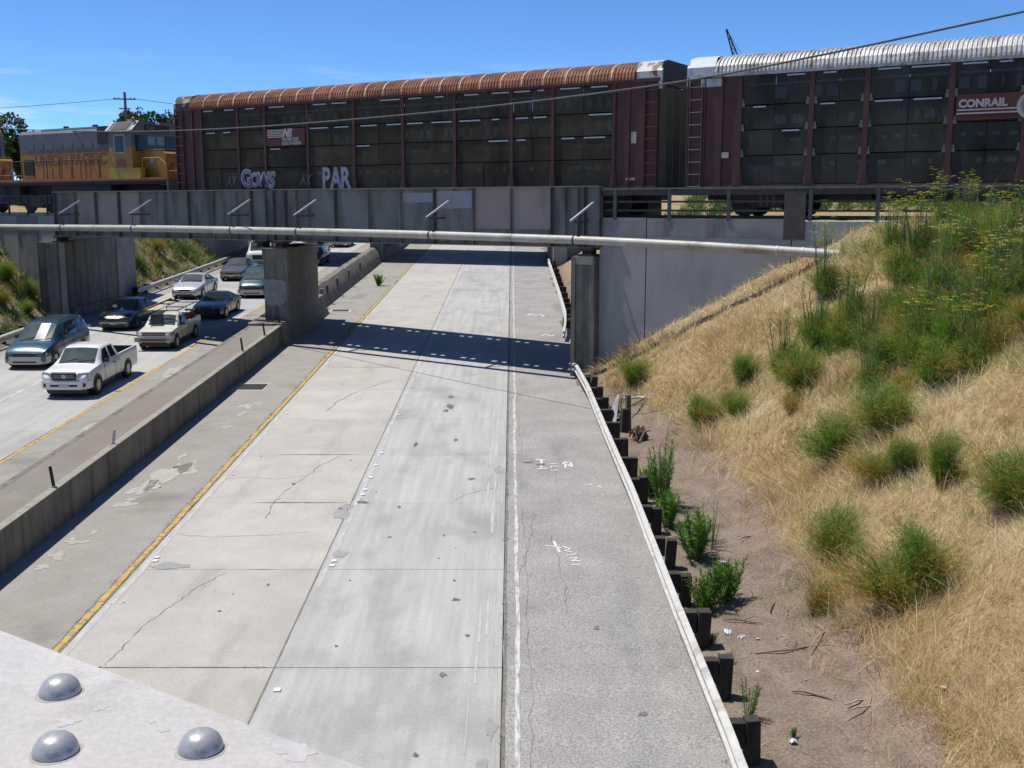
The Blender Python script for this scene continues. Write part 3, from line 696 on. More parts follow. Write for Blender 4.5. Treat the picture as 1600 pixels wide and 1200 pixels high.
# the water pipe hung in front of the girder
pp = tthing('pipe', 'long pale weathered pipe slung across the front of the railway bridge', 'pipe')
PZ = [(-60, 6.86), (-33.4, 6.88), (-22, 6.93), (-14, 6.90), (-7.8, 6.86), (-0.4, 6.75), (3.8, 6.64), (8.0, 6.48), (9.2, 6.42)]
cuts = [-60, -28.53, -23.44, -17.16, -13.39, -6.68, -3.0, -0.45, 6.88, 7.71, 9.2]
def pz(x): return pw(x, PZ)
for a, c in zip(cuts, cuts[1:]):
    n = max(1, int((c - a) / 2)); pts = [(lerp(a, c, i / n), -1.0, pz(lerp(a, c, i / n))) for i in range(n + 1)]
    pts[0] = (a + .012, -1.0, pz(a)); pts[-1] = (c - .012, -1.0, pz(c))
    MB().tube(pts, 0.15, 14).build('pipe_length', M_pipe, pp, smooth=50)
for a in cuts[1:-1]:
    if a == -3.0: continue
    z = pz(a)
    MB().tube([(a - .03, -1.0, z), (a + .03, -1.0, z)], 0.163, 14).build('band', M_black if a < 5 else M_galv, pp, smooth=50)
    if a > 3: continue
    mb = MB(); mb.tube([(a, -1.0, z + .14), (a, -1.0, z + 0.62)], 0.02, 6)
    mb.b2(a - .05, a + .05, -1.12, -0.02, z + 0.60, z + 0.68); mb.build('hanger', M_steel_dark, pp)
    MB().tube([(a - 0.12, -1.05, z + 0.66), (a + 0.32, -0.12, z + 1.32)], 0.045, 4).build('brace', mat('brace_pale', (0.55, 0.53, 0.47), (0.62, 0.6, 0.55), 3), pp)

# ------------------------------------------------------------------ the road bridge farther along
ob = thing('overpass', 'concrete road bridge farther down the freeway behind the railway bridge', 'bridge')
def skew(x): return 81.5 - 0.27 * x * 1.0 if x > -9 else 83.93 + (-9 - x) * 0.2
mb = MB(); P = []
for x in np.linspace(-40, 5, 12):
    y = skew(x) - 1.2
    P.append([(x, y, 8.75), (x, y, 10.0), (x, y + 12.6, 10.2), (x, y + 12.6, 8.75), (x, y, 8.75)])
mb.grid(P); mb.build('deck', M_conc, ob)
MB().b2(3.0, 4.0, 78.5, 92, 2.5, 8.74).build('abutment_wall', M_wall, ob)
MB().b2(4.0, 8, 79.2, 91, 2.5, 8.3).build('abutment_core', M_wall, ob)
MB().b2(-25.0, -23.6, 86, 98, 2.5, 8.74).build('abutment_wall', M_wall, ob)
MB().b2(-36, -25.0, 87, 97, 2.5, 8.74).build('abutment_core', M_wall, ob)
MB().b2(-10.95, -9.95, 83.5, 84.6, 3.0, 8.74).build('column', M_conc, ob)
MB().b2(-10.95, -9.95, 92.5, 93.6, 3.0, 8.74).build('column', M_conc, ob)
# ------------------------------------------------------------------ the train
def perforated(name, c1, c2, open_=0.11):
    m = mat(name, c1, c2, 1.4, 0.8, metal=0.0, spec=0.2, c3=(c1[0] * .6, c1[1] * .55, c1[2] * .5), s3=1.0, st3=(1, 1, 0.4), lo3=0.5, hi3=0.75, rand=0.12, speck=(16, 0.9, 1.08))
    N, L = m.node_tree.nodes, m.node_tree.links
    b, out = N['Principled BSDF'], N['Material Output']
    t = N.new('ShaderNodeBsdfTransparent'); mx = N.new('ShaderNodeMixShader'); mx.inputs['Fac'].default_value = 1 - open_
    L.new(t.outputs[0], mx.inputs[1]); L.new(b.outputs[0], mx.inputs[2]); L.new(mx.outputs[0], out.inputs['Surface'])
    return m
M_panel1 = perforated('perforated_panel_brown', (0.056, 0.046, 0.032), (0.086, 0.073, 0.052))
M_panel2 = perforated('perforated_panel_grey', (0.054, 0.051, 0.042), (0.082, 0.078, 0.066), 0.13)
M_oxide = mat('oxide_red', (0.078, 0.022, 0.016), (0.108, 0.034, 0.025), 1.6, 0.6, c3=(0.06, 0.026, 0.02), s3=0.9, st3=(1, 1, 0.3), speck=(14, 0.92, 1.06))
M_rust = mat('rust_roof', (0.26, 0.095, 0.045), (0.34, 0.15, 0.075), 1.5, 0.75, c3=(0.17, 0.065, 0.04), s3=2.2, lo3=0.45, hi3=0.62, rand=0.12, speck=(9, 0.85, 1.12))
M_rust_pale = mat('seam_strap', (0.60, 0.48, 0.36), (0.42, 0.22, 0.13), 4, 0.7, lo=0.42, hi=0.6)
M_zinc = mat('zinc_roof', (0.46, 0.46, 0.45), (0.62, 0.62, 0.62), 2.2, 0.55, metal=0.2, c3=(0.27, 0.235, 0.19), s3=2.6, lo3=0.5, hi3=0.66, rand=0.07, speck=(7, 0.85, 1.1))
M_peel = mat('peeling_white', (0.60, 0.60, 0.58), (0.52, 0.52, 0.50), 2, 0.6, c3=(0.13, 0.07, 0.045), s3=1.7, lo3=0.49, hi3=0.53)
M_peel_dark = mat('peeling_black', (0.03, 0.028, 0.025), (0.06, 0.05, 0.04), 2, 0.7, c3=(0.33, 0.27, 0.22), s3=2.3, lo3=0.52, hi3=0.56)
M_paleblue = mat('pale_blue_paint', (0.47, 0.52, 0.55), (0.54, 0.58, 0.60), 2, 0.55, c3=(0.38, 0.40, 0.40), s3=2.4)
M_daylight = mat('painted_daylight', (0.55, 0.57, 0.58), (0.44, 0.46, 0.46), 6, 0.35, metal=0.5)  # pale tone imitating daylight in the panel gaps
M_letter = mat('white_lettering', (0.50, 0.46, 0.44), (0.42, 0.38, 0.37), 5, 0.6)
M_oxide_sill = mat('rusty_sill', (0.17, 0.085, 0.05), (0.10, 0.055, 0.04), 2.5, 0.8)

def bogie(parent, x, wheel_r=0.46):
    bg = link('bogie', None, parent, (x, 0, 0))
    for sy in (-1, 1):
        y = sy * 1.02
        prof = [(-1.25, 0.62), (-1.2, 0.82), (-0.5, 0.86), (0, 0.9), (0.5, 0.86), (1.2, 0.82), (1.25, 0.62), (1.05, 0.46), (0.75, 0.5), (0.42, 0.28), (-0.42, 0.28), (-0.75, 0.5), (-1.05, 0.46)]
        mb = MB(); mb.prism(prof, y - 0.06, y + 0.06); mb.build('side_frame', M_black, bg)
        mb = MB()
        for k in (-0.22, 0, 0.22): mb.tube([(k, y - sy * 0.0, 0.34), (k, y, 0.78)], 0.09, 8)
        mb.build('spring', M_rail, bg)
        for wx in (-0.88, 0.88):
            MB().lathe([(0.1, -.09), (wheel_r * .75, -.06), (wheel_r, -.065), (wheel_r + .03, -.05 * 1), (wheel_r, .05), (wheel_r * .8, .06), (0.1, .09)], (wx, sy * 0.76, wheel_r), 'y', 20).build('wheel', M_black, bg, smooth=40)
    for wx in (-0.88, 0.88): MB().tube([(wx, -1.0, wheel_r), (wx, 1.0, wheel_r)], 0.08, 8).build('axle', M_black, bg)
    return bg

def autorack(label, s_right, s_left, posts, pan_m, style, seed):
    rg = random.Random(seed)
    xc = -(s_right + s_left) / 2; Lc = s_left - s_right
    car = tthing('autorack_car', label, 'rail car', xc, 2.6, ZR, 'auto carrier cars of the train')
    XS = [-s - xc for s in posts]                    # local x of the posts, right to left
    XS.sort()
    H = [1.06, 2.02, 2.87, 3.68, 4.66]
    W = 1.6
    x0, x1 = -Lc / 2, Lc / 2
    # near side: posts and panels
    for x in XS:
        w = 0.13 if style == 1 else 0.17
        mb = MB(); mb.b2(x - w / 2, x + w / 2, -W - 0.05, -W + 0.02, 1.05, 4.7)
        mb.add([(x - w / 2, -W - 0.052, 1.05), (x + w / 2, -W - 0.052, 1.05), (x + w / 2, -W - 0.052, 1.7), (x - w / 2, -W - 0.052, 1.7), (x - w * 1.15, -W - .03, 1.05), (x + w * 1.15, -W - .03, 1.05)], [(0, 1, 2, 3), (4, 0, 3), (1, 5, 2)])
        mb.build('side_post', M_oxide, car, fix=False)
    for i, (a, c) in enumerate(zip(XS, XS[1:])):
        for j in range(4):
            z0, z1 = H[j] + 0.012, H[j + 1] - 0.022
            half = [(a + 0.08, c - 0.08)] if c - a < 1.7 else [(a + 0.08, (a + c) / 2 - 0.006), ((a + c) / 2 + 0.006, c - 0.08)]
            for xa, xb in half:
                y = -W + rg.uniform(-.012, .012)
                MB().b2(xa, xb, y, y + 0.018, z0, z1).build('side_panel', pan_m, car)
                # daylight through the panel gap, painted as a pale strip, broken here and there
                if j > 0 and rg.random() < (0.8 if j > 1 else 0.45):
                    p = rg.uniform(0, 0.35); q = rg.uniform(0.6, 1)
                    MB().b2(lerp(xa, xb, p), lerp(xa, xb, q), y - 0.012, y + 0.0, z1 - 0.045 - 0.02, z1 - 0.02).build('daylight_strip', M_daylight, car)
        if style == 2:
            clip = bpy.data.meshes.get('panel_clip') or MB().box((0, 0, 0), (0.12, 0.03, 0.1)).box((0, 0, .12), (0.07, 0.025, 0.14)).mesh('panel_clip', mat('clip_grey', (0.12, 0.12, 0.11), (0.17, 0.17, 0.16), 4))
            for xx in (a + .13, c - .13):
                for z in H[1:4]: link('panel_clip', clip, car, (xx, -W - 0.03, z))
    # far side: panels with open slots, so daylight glints through the perforations
    for a, c in zip(XS, XS[1:]):
        for j in range(4):
            z0, z1 = H[j], H[j + 1]
            lo_ = 0.50 if j > 1 else 0.74
            mb = MB(); mb.b2(a, c, W - .02, W, z0, lerp(z0, z1, lo_))
            mb.b2(a, c, W - .02, W, lerp(z0, z1, 0.90), z1)
            n = max(3, int((c - a) / (0.42 if style == 1 else 0.5)))
            for k in range(n):
                xx = lerp(a, c, k / n); mb.b2(xx, xx + (c - a) / n * rg.choice((0.35, 0.5, 0.7, 0.85, 1.0, 1.0)), W - .02, W, lerp(z0, z1, lo_), lerp(z0, z1, 0.90))
            mb.build('far_panel', M_black, car)
    # decks inside
    for z in (1.0, 2.75): MB().b2(x0 + .4, x1 - .4, -W + .1, W - .1, z, z + .06).build('deck', M_black, car)
    MB().b2(x0 + 0.1, x1 - 0.1, -W - 0.03, W + 0.03, 0.80, 1.045).build('side_sill', M_oxide_sill, car)
    MB().b2(x0 + 0.4, x1 - 0.4, -0.5, 0.5, 0.55, 0.80).build('centre_sill', M_black, car)
    MB().b2(x0, x1, -W - 0.06, -W + 0.03, 4.66, 4.78).build('eave_plate', M_oxide if style == 1 else M_zinc, car)
    # end bays: sheeted, with ladder
    for side, xa, xb in ((-1, x0, XS[0]), (1, XS[-1], x1)):
        n = 3; cuts = [lerp(xa, xb, k / n) for k in range(n + 1)]
        for k, (a, c) in enumerate(zip(cuts, cuts[1:])):
            MB().b2(a + .01, c - .01, -W - (0.02 if k % 2 else 0.0), -W + 0.05, 0.85, 4.68).build('end_sheet', M_oxide, car)
            MB().b2(a - .025, a + .025, -W - 0.06, -W, 0.9, 4.7).build('end_rib', M_oxide, car)
        MB().b2(xa, xb, W - .05, W, 0.85, 4.66).build('far_end_sheet', M_oxide, car)
        xe = xa if side < 0 else xb
        lx = xe - side * 0.30
        mb = MB()
        for z in np.arange(1.0, 4.5, 0.42): mb.tube([(lx - .22, -W - .09, z), (lx + .22, -W - .09, z)], 0.014, 5)
        mb.b2(lx - .23, lx - .22, -W - .09, -W, 0.9, 4.5); mb.b2(lx + .22, lx + .23, -W - .09, -W, 0.9, 4.5)
        mb.build('ladder', M_oxide if style == 1 else mat('ladder_steel', (0.22, 0.16, 0.15), (0.28, 0.22, 0.2), 4, 0.6), car)
        # folded end doors
        for k in range(9):
            y = -W + 0.25 + k * (2 * W - 0.5) / 8
            MB().box((xe - side * 0.05, y, 2.75), (0.06, 0.36, 3.6), 0.35 * (1 if k % 2 else -1)).build('end_door_leaf', mat('end_door', (0.11, 0.105, 0.085), (0.16, 0.15, 0.12), 2, 0.6), car)
        MB().b2(xe - 0.06, xe + 0.06, -W, W, 4.56, 4.7).build('end_header', M_oxide, car)
        MB().b2(xe - side * 0.0 - .1, xe - side * 0 + .1, -W, W, 0.75, 1.0).build('end_sill', M_black, car)
        # coupler
        MB().b2(min(xe, xe + side * 0.65), max(xe, xe + side * 0.65), -0.12, 0.12, 0.72, 0.95).build('coupler', M_black, car)
    # roof
    prof = [(-1.66, 4.74), (-1.655, 4.84), (-1.60, 5.02), (-1.46, 5.20), (-1.22, 5.33), (-0.8, 5.43), (0, 5.50), (0.8, 5.43), (1.22, 5.33), (1.46, 5.20), (1.60, 5.02), (1.66, 4.74)]
    pitch = 0.93 if style == 1 else 1.1
    xr0, xr1 = x0 + (1.0 if style == 1 else 0.95), x1 - 0.95
    n = int((xr1 - xr0) / pitch); pl = (xr1 - xr0) / n
    nc = 7 if style == 1 else 8
    rows = []
    for i in range(nc * 4 + 1):
        u = i / (nc * 4); ph = (i % 4); d = (0, 0.0, 0.028, 0.028)[ph] if style == 1 else (0, 0.0, 0.035, 0.035)[ph]
        rows.append([(u * (pl - 0.012), y * (1 + d / 1.6), z + d * (0.5 if abs(y) > 1.5 else 1)) for y, z in prof])
    me = MB().grid(rows).mesh('roof_sheet', M_rust if style == 1 else M_zinc)
    strap = MB().grid([[(u, y * 1.022 if abs(y) > .1 else y, z + 0.03) for y, z in prof] for u in (-0.03, 0.03)]).mesh('roof_strap', M_rust_pale)
    for k in range(n):
        link('roof_sheet', me, car, (xr0 + k * pl, 0, 0))
        if style == 1 and k: link('roof_strap', strap, car, (xr0 + k * pl, 0, rg.uniform(-.005, .005)))
    # end hoods of the roof
    for side, xa, xb in ((-1, x0, xr0), (1, xr1, x1)):
        pr = [(-1.62, 4.72), (-1.62, 5.02), (-1.42, 5.33), (-1.0, 5.44), (1.0, 5.44), (1.42, 5.33), (1.62, 5.02), (1.62, 4.72)]
        mm = ((M_peel if side > 0 else M_peel_dark) if style == 1 else M_paleblue)
        MB().grid([[(x, y, z) for y, z in pr] for x in (xa, xb)]).build('roof_hood', mm, car)
        xe = xa if side < 0 else xb
        MB().prism_y([(-1.62, 4.72)] + pr[1:-1] + [(1.62, 4.72)], xe - .02, xe + .02).build('hood_end', M_black if style == 1 else mm, car)
        MB().prism_y([(-1.64, 4.4), (-1.64, 5.02), (-1.56, 5.1), (-1.56, 4.4)], xe - .06, xe + .06).build('hood_flange', MATS['pale_blue_paint'], car)
    if style == 2: MB().b2(x0 + 0.45, x0 + 1.25, -W - .04, -W, 4.35, 4.62).build('pale_sign', M_paleblue, car)
    # bogies
    for bx in (x0 + 2.75, x1 - 2.75): bogie(car, bx)
    for bx in (x0 + 5.5, x0 + 9, x1 - 9, x1 - 5.5): MB().b2(bx - .7, bx + .7, -1.0, -0.2, 0.5, 0.79).build('underframe_box', M_black, car)
    return car, xc
c1, xc1 = autorack('rust-roofed brown auto carrier rail car with graffiti along its lower side', -1.87, 22.5, [20.82, 18.52, 16.9, 14.43, 11.9, 9.36, 6.83, 4.22, 2.43, -0.1], M_panel1, 1, 21)
c2, xc2 = autorack('auto carrier rail car with bright corrugated metal roof at right', -28.0, -2.92, [-4.77, -7.21, -8.96, -11.5, -13.6, -16.1, -18.6, -21.1, -23.6, -26.0], M_panel2, 2, 22)
# lettering on the first car
X = lambda s: -s - xc1
MB().b2(X(16.78), X(14.56), -1.665, -1.63, 2.93, 3.66).build('logo_board', mat('logo_board', (0.09, 0.024, 0.022), (0.115, 0.032, 0.03), 3), c1)
for k in range(5):
    z = 3.58 - k * 0.072
    MB().prism([(X(16.70), z), (X(16.70), z + .042), (X(15.72) - k * .02, z + .042), (X(15.74) - k * .02, z)], -1.672, -1.667).build('logo_bar', M_letter, c1)
text_part('logo_letter', 'NS', 0.46, M_letter, c1, X(15.80), -1.668, 3.31, sx=0.85, shear=0.25, bold=0.03)
text_part('lettering', 'NORFOLK', 0.19, M_letter, c1, X(15.86), -1.668, 3.135, bold=0.006, sx=1.1)
text_part('lettering', 'SOUTHERN', 0.19, M_letter, c1, X(15.86), -1.668, 2.965, bold=0.006, sx=1.1)
# graffiti: silver letters with a purple edge
M_gp = mat('graffiti_purple', (0.045, 0.035, 0.085), (0.03, 0.025, 0.06), 3, 0.5)
M_gs = mat('graffiti_silver', (0.25, 0.25, 0.28), (0.42, 0.41, 0.44), 4, 0.6)
M_gf = mat('graffiti_faint', (0.10, 0.11, 0.125), (0.075, 0.08, 0.085), 4, 0.6)
gx_ = X(18.35)
for i, (ch, dx, sz, dz) in enumerate((('G', 0.0, 1.05, 1.20), ('O', 0.52, 0.8, 1.22), ('W', 0.95, 0.78, 1.25), ('S', 1.58, 0.95, 1.14))):
    text_part('graffiti_outline', ch, sz, M_gp, c1, gx_ + dx, -1.668, dz, bold=0.10, sx=0.85, shear=-0.12 + .1 * i)
    text_part('graffiti_letter', ch, sz, M_gs, c1, gx_ + dx, -1.676, dz, bold=0.055, sx=0.85, shear=-0.12 + .1 * i)
    text_part('graffiti_line', ch, sz, M_gp, c1, gx_ + dx + .02, -1.686, dz, bold=-0.034, sx=0.85, shear=-0.12 + .1 * i)
gx_ = X(13.65)
for i, (ch, dx) in enumerate((('P', 0.0), ('A', 0.48), ('R', 1.02))):
    text_part('graffiti_outline', ch, 1.22, M_gp, c1, gx_ + dx - .03, -1.668, 1.09, bold=0.085, sx=0.72)
    text_part('graffiti_letter', ch, 1.22, M_gs, c1, gx_ + dx, -1.676, 1.09, bold=0.04, sx=0.72)
for a in (19.3, 14.9):
    text_part('graffiti_scrawl', 'AX', 0.6, M_gf, c1, X(a), -1.668, 1.25, bold=0.02, sx=0.7, shear=0.3)
MB().b2(X(-0.78), X(-0.98), -1.635, -1.625, 2.55, 2.95).build('plate', M_letter, c1)
MB().b2(X(-0.6), X(-0.95), -1.635, -1.625, 1.25, 1.34).build('plate', M_rust_pale, c1)
X2 = lambda s: -s - xc2
MB().b2(X2(-11.66), X2(-13.5), -1.665, -1.63, 2.92, 3.68).build('logo_board', MATS['logo_board'], c2)
MB().b2(X2(-13.7), X2(-16.0), -1.665, -1.63, 2.92, 3.68).build('logo_board', MATS['logo_board'], c2)
text_part('lettering', 'CONRAIL', 0.315, M_letter, c2, X2(-11.72), -1.668, 3.30, bold=0.016)
for z in (3.195, 3.09): MB().b2(X2(-11.68), X2(-15.9), -1.672, -1.667, z, z + .045).build('stripe', M_letter, c2)
MB().lathe([(0.40, -.004), (0.40, 0.004), (0.30, 0.004), (0.30, -.004)], (X2(-13.75), -1.672, 3.27), 'y', 28).build('logo_ring', M_letter, c2)
text_part('logo_letter', 'C', 0.55, M_letter, c2, X2(-13.55), -1.676, 3.07, bold=0.02)
MB().b2(X2(-4.2), X2(-4.45), -1.665, -1.655, 1.95, 2.15).build('plate', M_letter, c2)

# ------------------------------------------------------------------ locomotive
M_ly = mat('armour_yellow', (0.39, 0.185, 0.022), (0.465, 0.235, 0.035), 1.4, 0.5, c3=(0.36, 0.175, 0.04), s3=1.2, st3=(1, 1, 0.3), speck=(12, 0.94, 1.05))
M_ly2 = mat('bright_yellow', (0.46, 0.29, 0.025), (0.52, 0.34, 0.04), 1.4, 0.5)
M_lg = mat('loco_grey', (0.115, 0.122, 0.135), (0.155, 0.162, 0.175), 1.2, 0.55, c3=(0.10, 0.10, 0.11), s3=1.4)
M_lroof = mat('loco_roof', (0.36, 0.37, 0.37), (0.44, 0.44, 0.44), 1.2, 0.55)
M_lred = mat('loco_red', (0.30, 0.035, 0.02), (0.36, 0.05, 0.03), 2, 0.5)
M_glass = mat('dark_glass', (0.012, 0.016, 0.018), rough=0.12, spec=0.3)
def loco(label, s_front):
    lo = tthing('locomotive', label, 'locomotive', -s_front, 2.6, ZR, 'locomotives at the left of the train')
    # local x: 0 = front (right), negative to the rear
    MB().b2(-13.6, -0.4, -1.45, 1.45, 1.54, 1.62).build('walkway', M_lred, lo)
    MB().b2(-13.5, -0.45, -1.40, 1.40, 1.40, 1.535).build('side_sill', M_black, lo)
    MB().b2(-13.4, -0.6, -1.47, -1.40, 1.62, 1.70).build('walkway_edge', M_ly, lo)
    MB().b2(-12.2, -4.4, -0.92, 0.92, 1.62, 3.05).build('hood_lower', M_ly, lo)
    MB().b2(-12.2, -4.4, -0.925, 0.925, 3.05, 3.12).build('hood_stripe', M_lred, lo)
    mb = MB(); mb.prism_y([(-.92, 3.12), (.92, 3.12), (.92, 4.05), (.78, 4.22), (-.78, 4.22), (-.92, 4.05)], -12.2, -4.4); mb.build('hood_upper', M_lg, lo)
    MB().b2(-10.5, -5.4, -0.8, 0.8, 4.225, 4.30).build('hood_roof', M_lroof, lo)
    MB().b2(-5.9, -4.4, -0.95, 0.95, 3.4, 4.28).build('air_intake', M_black, lo)
    MB().b2(-11.9, -11.1, -0.96, -0.91, 1.95, 2.75).build('radiator_grille', M_black, lo)
    for k in range(8): MB().b2(-11.0 + k * .75, -10.35 + k * .75, -0.945, -0.918, 1.75, 2.45).build('hood_door', M_ly, lo)
    for k in range(9): MB().b2(-11.6 + k * .78, -11.0 + k * .78, -0.94, -0.91, 3.25, 3.55).build('hood_louvre', M_lg, lo)
    for k in (-9.5, -7.2): MB().lathe([(0.14, 0), (0.14, 0.16), (0.1, 0.18)], (k, 0, 4.3), 'z', 12).build('exhaust', M_black, lo)
    # cab
    mb = MB(); mb.b2(-4.4, -2.75, -1.48, 1.48, 1.62, 3.2); mb.build('cab_lower', M_ly, lo)
    mb = MB(); mb.prism_y([(-1.48, 3.2), (1.48, 3.2), (1.48, 3.95), (-1.48, 3.95)], -4.4, -2.75); mb.build('cab_upper', M_lg, lo)
    mb = MB(); mb.prism_y([(-1.62, 3.93), (1.62, 3.93), (1.1, 4.42), (-1.1, 4.42)], -4.55, -2.6); mb.build('cab_roof', M_lg, lo)
    MB().add([(-4.1, -1.585, 4.0), (-3.0, -1.585, 4.0), (-3.0, -1.155, 4.40), (-4.1, -1.155, 4.40)], [(0, 1, 2, 3)]).build('roof_panel', M_black, lo)
    for a in (-4.5, -2.75): MB().add([(a, -1.62, 3.96), (a + .22, -1.62, 3.96), (a + .22, -1.15, 4.43), (a, -1.15, 4.43)], [(0, 1, 2, 3)]).build('roof_rib', M_lroof, lo)
    MB().b2(-3.95, -3.3, -1.50, -1.47, 2.95, 3.72).build('cab_window', M_glass, lo)
    MB().b2(-4.02, -3.23, -1.495, -1.475, 2.88, 3.79).build('window_frame', M_lroof, lo)
    for y0, y1 in ((-1.25, -0.62), (0.62, 1.25)): MB().b2(-2.75, -2.72, y0, y1, 3.0, 3.75).build('front_window', M_glass, lo)
    for y0, y1 in ((-0.5, -0.05), (0.05, 0.5)): MB().b2(-2.75, -2.72, y0, y1, 3.3, 3.72).build('front_window', mat('bright_glass', (0.16, 0.21, 0.23), rough=0.1, spec=0.5), lo)
    MB().b2(-2.6, -2.55, -0.75, 0.75, 3.98, 4.25).build('number_board', M_black, lo)
    cu = text_part('lettering', 'Y600', 0.24, M_letter, lo, -0.72, 0, 4.03, bold=0.008)
    for v in cu.data.vertices: v.co = (-2.54, v.co.x, v.co.z)
    for y in (-1.3, 1.3): MB().lathe([(0.09, 0), (0.09, 0.2), (0.02, 0.26)], (-2.75, y, 4.35), 'z', 10).build('beacon', mat('beacon', (0.45, 0.2, 0.12)), lo)
    MB().b2(-2.72, -2.56, -0.12, 0.12, 4.3, 4.42).build('headlight', mat('lamp_lens', (0.7, 0.7, 0.66), rough=0.2), lo)
    # short nose
    mb = MB(); mb.prism([(-2.75, 1.62), (-1.15, 1.62), (-1.15, 2.85), (-1.3, 2.98), (-2.75, 3.02)], -0.85, 0.85); mb.build('nose', M_ly, lo)
    MB().b2(-2.75, -1.3, -0.80, 0.80, 3.03, 3.06).build('nose_top', M_lroof, lo)
    MB().b2(-4.5, -2.2, -1.5, -1.2, 1.64, 2.18).build('tool_box', M_ly2, lo)
    MB().b2(-2.2, -1.9, -0.89, -0.85, 2.4, 2.65).build('plate', M_letter, lo)
    for k in range(4): MB().prism_y([(-0.75 + k * .4, 2.05), (-0.55 + k * .4, 2.05), (-0.3 + k * .4, 2.4), (-0.5 + k * .4, 2.4)], -1.145, -1.135).build('nose_stripe', M_lred if k % 2 == 0 else M_letter, lo)
    # number and name
    text_part('lettering', '600', 0.55, M_lred, lo, -3.98, -1.486, 2.22, bold=0.018, sx=0.95)
    text_part('lettering', 'UNION PACIFIC', 0.80, mat('faded_maroon', (0.19, 0.055, 0.03), (0.27, 0.11, 0.04), 2.5, 0.6), lo, -10.95, -0.948, 2.42, bold=0.012, sx=0.98)
    # handrails
    mb = MB(); mb.tube([(-13.2, -1.44, 1.7), (-12.9, -1.44, 2.55), (-12.5, -1.44, 2.64), (-5.0, -1.44, 2.64)], 0.024, 6)
    for k in range(8): mb.tube([(-12.4 + k * 1.02, -1.44, 1.62), (-12.4 + k * 1.02, -1.44, 2.64)], 0.022, 5)
    mb.build('handrail', M_black, lo)
    mb = MB(); mb.tube([(-0.45, -1.4, 1.0), (-0.5, -1.4, 2.3), (-0.9, -1.44, 2.62), (-2.1, -1.44, 2.62), (-2.15, -1.44, 1.62)], 0.024, 6)
    mb.tube([(-0.42, -1.3, 2.0), (-0.42, 1.3, 2.0)], 0.024, 6); mb.build('front_handrail', M_ly2, lo)
    MB().b2(-0.5, -0.36, -1.45, 1.45, 0.55, 1.6).build('pilot', M_lg, lo)
    for k in range(4): MB().b2(-0.95, -0.5, -1.47, -1.2, 0.35 + k * .33, 0.39 + k * .33).build('step', M_black, lo)
    MB().b2(-9.3, -4.7, -1.25, 1.25, 0.3, 1.41).build('fuel_tank', M_black, lo)
    for xx in (-10.9, -3.1): MB().b2(xx - 1.5, xx + 1.5, -0.62, 0.62, 0.25, 1.40).build('traction_motor_case', M_black, lo)
    MB().b2(-13.3, -12.2, -1.1, 1.1, 0.4, 1.40).build('draft_box', M_black, lo)
    for x in (-10.9, -3.1): bogie(lo, x, 0.5)
    MB().b2(-0.4, 0.3, -0.12, 0.12, 0.75, 0.98).build('coupler', M_black, lo)
    MB().b2(-13.75, -13.55, -1.45, 1.45, 0.55, 1.6).build('rear_pilot', M_lg, lo)
    return lo
l1 = loco('yellow and grey diesel locomotive with a short nose beside the rusty-roofed rail car', 23.0)
l2 = copy_tree(l1); l2.location = trk(-37.3, 2.6, ZR)
l2['label'] = 'second yellow and grey locomotive barely showing at the left edge of the picture'
for o in list(l2.children):
    if o.name.startswith('lettering'): bpy.data.objects.remove(o)
# ------------------------------------------------------------------ vehicles
def paint(name, c, metal=0.0, rough=0.32): return mat('paint_' + name, c, rough=rough, metal=metal, coat=0.7)
M_tyre = mat('tyre', (0.018, 0.018, 0.018), (0.03, 0.03, 0.03), 20, 0.85)
M_rim = mat('rim_alloy', (0.42, 0.43, 0.44), rough=0.3, metal=0.7)
M_cglass = mat('car_glass', (0.02, 0.027, 0.025), rough=0.06, spec=0.45)
M_wind = mat('windscreen_glass', (0.06, 0.085, 0.078), (0.11, 0.13, 0.12), 2.2, 0.04, spec=0.8, space='obj')
M_trim = mat('black_trim', (0.018, 0.018, 0.019), rough=0.45)
M_chrome = mat('chrome', (0.6, 0.61, 0.62), rough=0.15, metal=0.95)
M_lens = mat('lamp_glass', (0.26, 0.28, 0.29), (0.62, 0.64, 0.64), 16, 0.1, spec=0.9, coat=1.0, space='obj')
M_amber = mat('amber_lens', (0.55, 0.22, 0.03), rough=0.15)
M_plate = mat('number_plate', (0.62, 0.62, 0.66), (0.5, 0.5, 0.56), 30, 0.5, space='obj')

